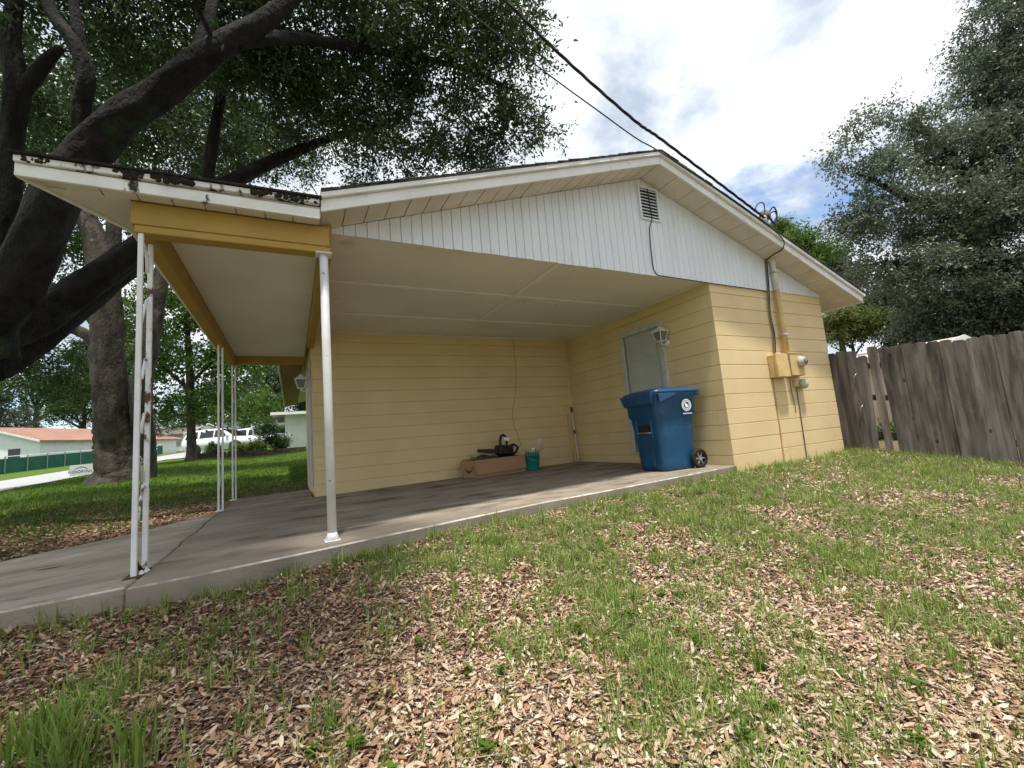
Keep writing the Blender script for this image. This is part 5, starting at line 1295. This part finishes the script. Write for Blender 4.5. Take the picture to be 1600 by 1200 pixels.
# leaves lying against the slab on the far lawn side
x = rng.uniform(-10.5, -4.9, 26000); y = rng.uniform(1.6, 8.5, 26000); kp = ~blocked(x, y) & (rng.random(26000) < np.clip(1.25 - .30 * np.hypot(np.maximum(-6.1 - x, 0) * .55, np.maximum(y - 3.4, 0)), .10, 1)); x, y = x[kp], y[kp]; n = len(x)
a = rng.uniform(0, 6.283, n)
mark(face_cloud('lawn_leaf_litter', leaf_blocks(np.stack([x, y, zat(x, y) + .004 + .02 * rng.random(n)], 1), np.stack([np.cos(a), np.sin(a), rng.normal(0, .25, n)], 1), unit(np.stack([rng.normal(0, .3, n), rng.normal(0, .3, n), np.ones(n)], 1)), np.full(n, .055), np.full(n, .026), .18), [(0, 1, 2), (0, 2, 3)], np.clip(rng.normal(.27, .18, n), 0, 1), M['litter']), 'brown fallen leaves along the lawn side of the driveway', 'leaf litter', kind='stuff')

# twigs
tw = MB(); xs2, ys2 = yard_points(1300, rng, 1.2)
for X_, Y_ in zip(xs2, ys2):
    a = rng.uniform(0, 6.28); L_ = rng.uniform(.05, .22); z = float(zat(np.array([X_]), np.array([Y_]))[0]) + .012
    tw.tube([(X_, Y_, z), (X_ + L_ * .5 * math.cos(a), Y_ + L_ * .5 * math.sin(a), z + rng.uniform(0, .025)), (X_ + L_ * math.cos(a + .2), Y_ + L_ * math.sin(a + .2), z + rng.uniform(-.005, .02))], rng.uniform(.0012, .003), 4, cap=False)
mark(tw.build('fallen_twigs', M['twig'], None), 'thin dry twigs scattered over the fallen leaves', 'twigs', kind='stuff')

def blades(name, x, y, per, hgt, wid, spread, material, label, rng, lean=.5, tshift=0.0, hvar=None):
    n = len(x) * per
    X = np.repeat(x, per); Y = np.repeat(y, per); hv = np.repeat(rng.uniform(.55, 1.35, len(x)) if hvar is None else hvar, per)
    ra = rng.uniform(0, 6.283, n); rr = spread * rng.random(n) ** .7
    X = X + rr * np.cos(ra); Y = Y + rr * np.sin(ra)
    ok = ~blocked(X, Y); X, Y, hv, ra, rr = X[ok], Y[ok], hv[ok], ra[ok], rr[ok]; n = len(X)
    Z = zat(X, Y) - .004
    h = hgt * hv * rng.uniform(.5, 1.2, n); w = wid * rng.uniform(.7, 1.3, n)
    la = ra + rng.normal(0, .9, n); le = lean * rng.random(n) * h
    wx, wy = -np.sin(la + rng.normal(0, .5, n)), np.cos(la)
    lx, ly = np.cos(la) * le, np.sin(la) * le
    b0 = np.stack([X - wx * w / 2, Y - wy * w / 2, Z], 1); b1 = np.stack([X + wx * w / 2, Y + wy * w / 2, Z], 1)
    m0 = np.stack([X + lx * .35 - wx * w * .42, Y + ly * .35 - wy * w * .42, Z + h * .55], 1); m1 = np.stack([X + lx * .35 + wx * w * .42, Y + ly * .35 + wy * w * .42, Z + h * .55], 1)
    tp = np.stack([X + lx * 1.15, Y + ly * 1.15, Z + h * (1 - .25 * (le / (h + 1e-6)) ** 2)], 1)
    tint = np.clip(rng.normal(.42 + tshift, .22, n), 0, 1)
    return mark(face_cloud(name, np.stack([b0, b1, m1, m0, tp], 1), [(0, 1, 2, 3), (3, 2, 4)], tint, material), label, 'grass', kind='stuff')

# scattered tufts in the yard
x, y = yard_points(40000, rng, .9)
gr = grassiness(x, y); keep = rng.random(len(x)) < np.clip((gr - .48) * 3.8, .03, 1); x, y = x[keep][:9500], y[keep][:9500]
blades('yard_grass', x, y, 14, .066, .0044, .045, M['grass'], 'patchy light green grass growing through the fallen leaves', rng, 1.0)
# taller lone tufts
x, y = yard_points(900, rng, 1.0)
x = np.repeat(x, 3) + rng.normal(0, .05, len(x) * 3); y = np.repeat(y, 3) + rng.normal(0, .05, len(y) * 3)
blades('tall_grass_tufts', x, y, 6, .13, .0042, .014, M['grass'], 'taller grass tufts scattered in the yard', rng, .55, -.10)
# dry straw lying between the leaves
x, y = yard_points(15000, rng, 1.2); n = len(x); a = rng.uniform(0, 6.283, n)
mark(face_cloud('dry_straw', leaf_blocks(np.stack([x, y, zat(x, y) + .006 + .02 * rng.random(n)], 1), np.stack([np.cos(a), np.sin(a), rng.normal(0, .18, n)], 1), np.tile(np.array([0, 0, 1.]), (n, 1)), rng.uniform(.04, .14, n), rng.uniform(.0018, .0034, n), .1), [(0, 1, 2), (0, 2, 3)], np.clip(rng.normal(.72, .16, n), 0, 1), M['litter']), 'pale dry grass straw strewn between the fallen leaves', 'straw', kind='stuff')
def ground_hit(px, py):
    d = FWD + RIGHT * (px - 800) / FPX - UP * (py - 600) / FPX; t = 1.0
    for _ in range(40):
        q = CAM + d * t; t -= (q[2] - float(ground_z(q[0], q[1]))) / d[2] * .7
    return (CAM + d * t)[:2]
cl = np.array([ground_hit(*q) for q in ((60, 1170), (95, 1160), (120, 1185), (35, 1190), (80, 1215), (110, 1225), (200, 1190), (215, 1200))])
blades('grass_clump', cl[:, 0], cl[:, 1], 40, .21, .0075, .07, M['grass'], 'tall bright grass clump at the lower yard edge', rng, .6, -.15, np.ones(len(cl)))
# tufts along the slab edge, the wall foot and the fence foot
ex = rng.uniform(-6.9, -.2, 120); ey = np.interp(ex, [p[0] for p in fe], [p[1] for p in fe]) - rng.uniform(.02, .12, 120)
blades('edge_grass', ex, ey, 9, .10, .0048, .03, M['grass'], 'grass tufts growing along the edge of the concrete slab', rng, .7, -.1)
ex = rng.uniform(.1, 2.6, 60); ey = -rng.uniform(.03, .2, 60)
blades('wall_foot_grass', ex, ey, 9, .08, .0045, .03, M['grass'], 'grass growing at the foot of the gable wall', rng, .8, .05)
sf = rng.uniform(0, 2.6, 150); fp = FA[None, :] + fdir[None, :] * sf[:, None] + fn[None, :] * rng.uniform(.03, .16, 150)[:, None]
blades('fence_foot_grass', fp[:, 0], fp[:, 1], 12, .09, .0048, .04, M['grass'], 'grass growing along the foot of the wooden fence', rng, .8)

# broad-leaved weeds
wx, wy = yard_points(130, rng, 1.0); n = len(wx) * 14
X = np.repeat(wx, 14); Y = np.repeat(wy, 14); a = rng.uniform(0, 6.283, n); z = zat(X, Y) + rng.uniform(.01, .05, n)
mark(face_cloud('yard_weeds', leaf_blocks(np.stack([X, Y, z], 1), np.stack([np.cos(a), np.sin(a), rng.uniform(-.1, .5, n)], 1), np.tile(np.array([0, 0, 1.]), (n, 1)), rng.uniform(.02, .05, n), rng.uniform(.012, .028, n), .1), [(0, 1, 2), (0, 2, 3)], np.clip(rng.normal(.4, .2, n), 0, 1), M['lawn']), 'low broad leaved weeds between the fallen leaves', 'weeds', kind='stuff')

# lawn on the street side
x = rng.uniform(-13.0, -4.2, 18000); y = rng.uniform(1.5, 27, 18000) ; y = 1.5 + (y - 1.5) ** 1.0
dl = np.hypot(x - CAM[0], y - CAM[1]); kp = (rng.random(len(x)) < np.clip(9 / dl, .2, 1)) & ~blocked(x, y) & (rng.random(len(x)) < np.clip(np.maximum((y - 6.2) * .30, (y - 2.4) * .22 + (-x - 8.0) * .30), .06, 1)); x, y = x[kp], y[kp]
blades('lawn_grass', x, y, 9, .085, .010, .16, M['lawn'], 'bright green lawn grass sloping up towards the street', rng, .8, .0)
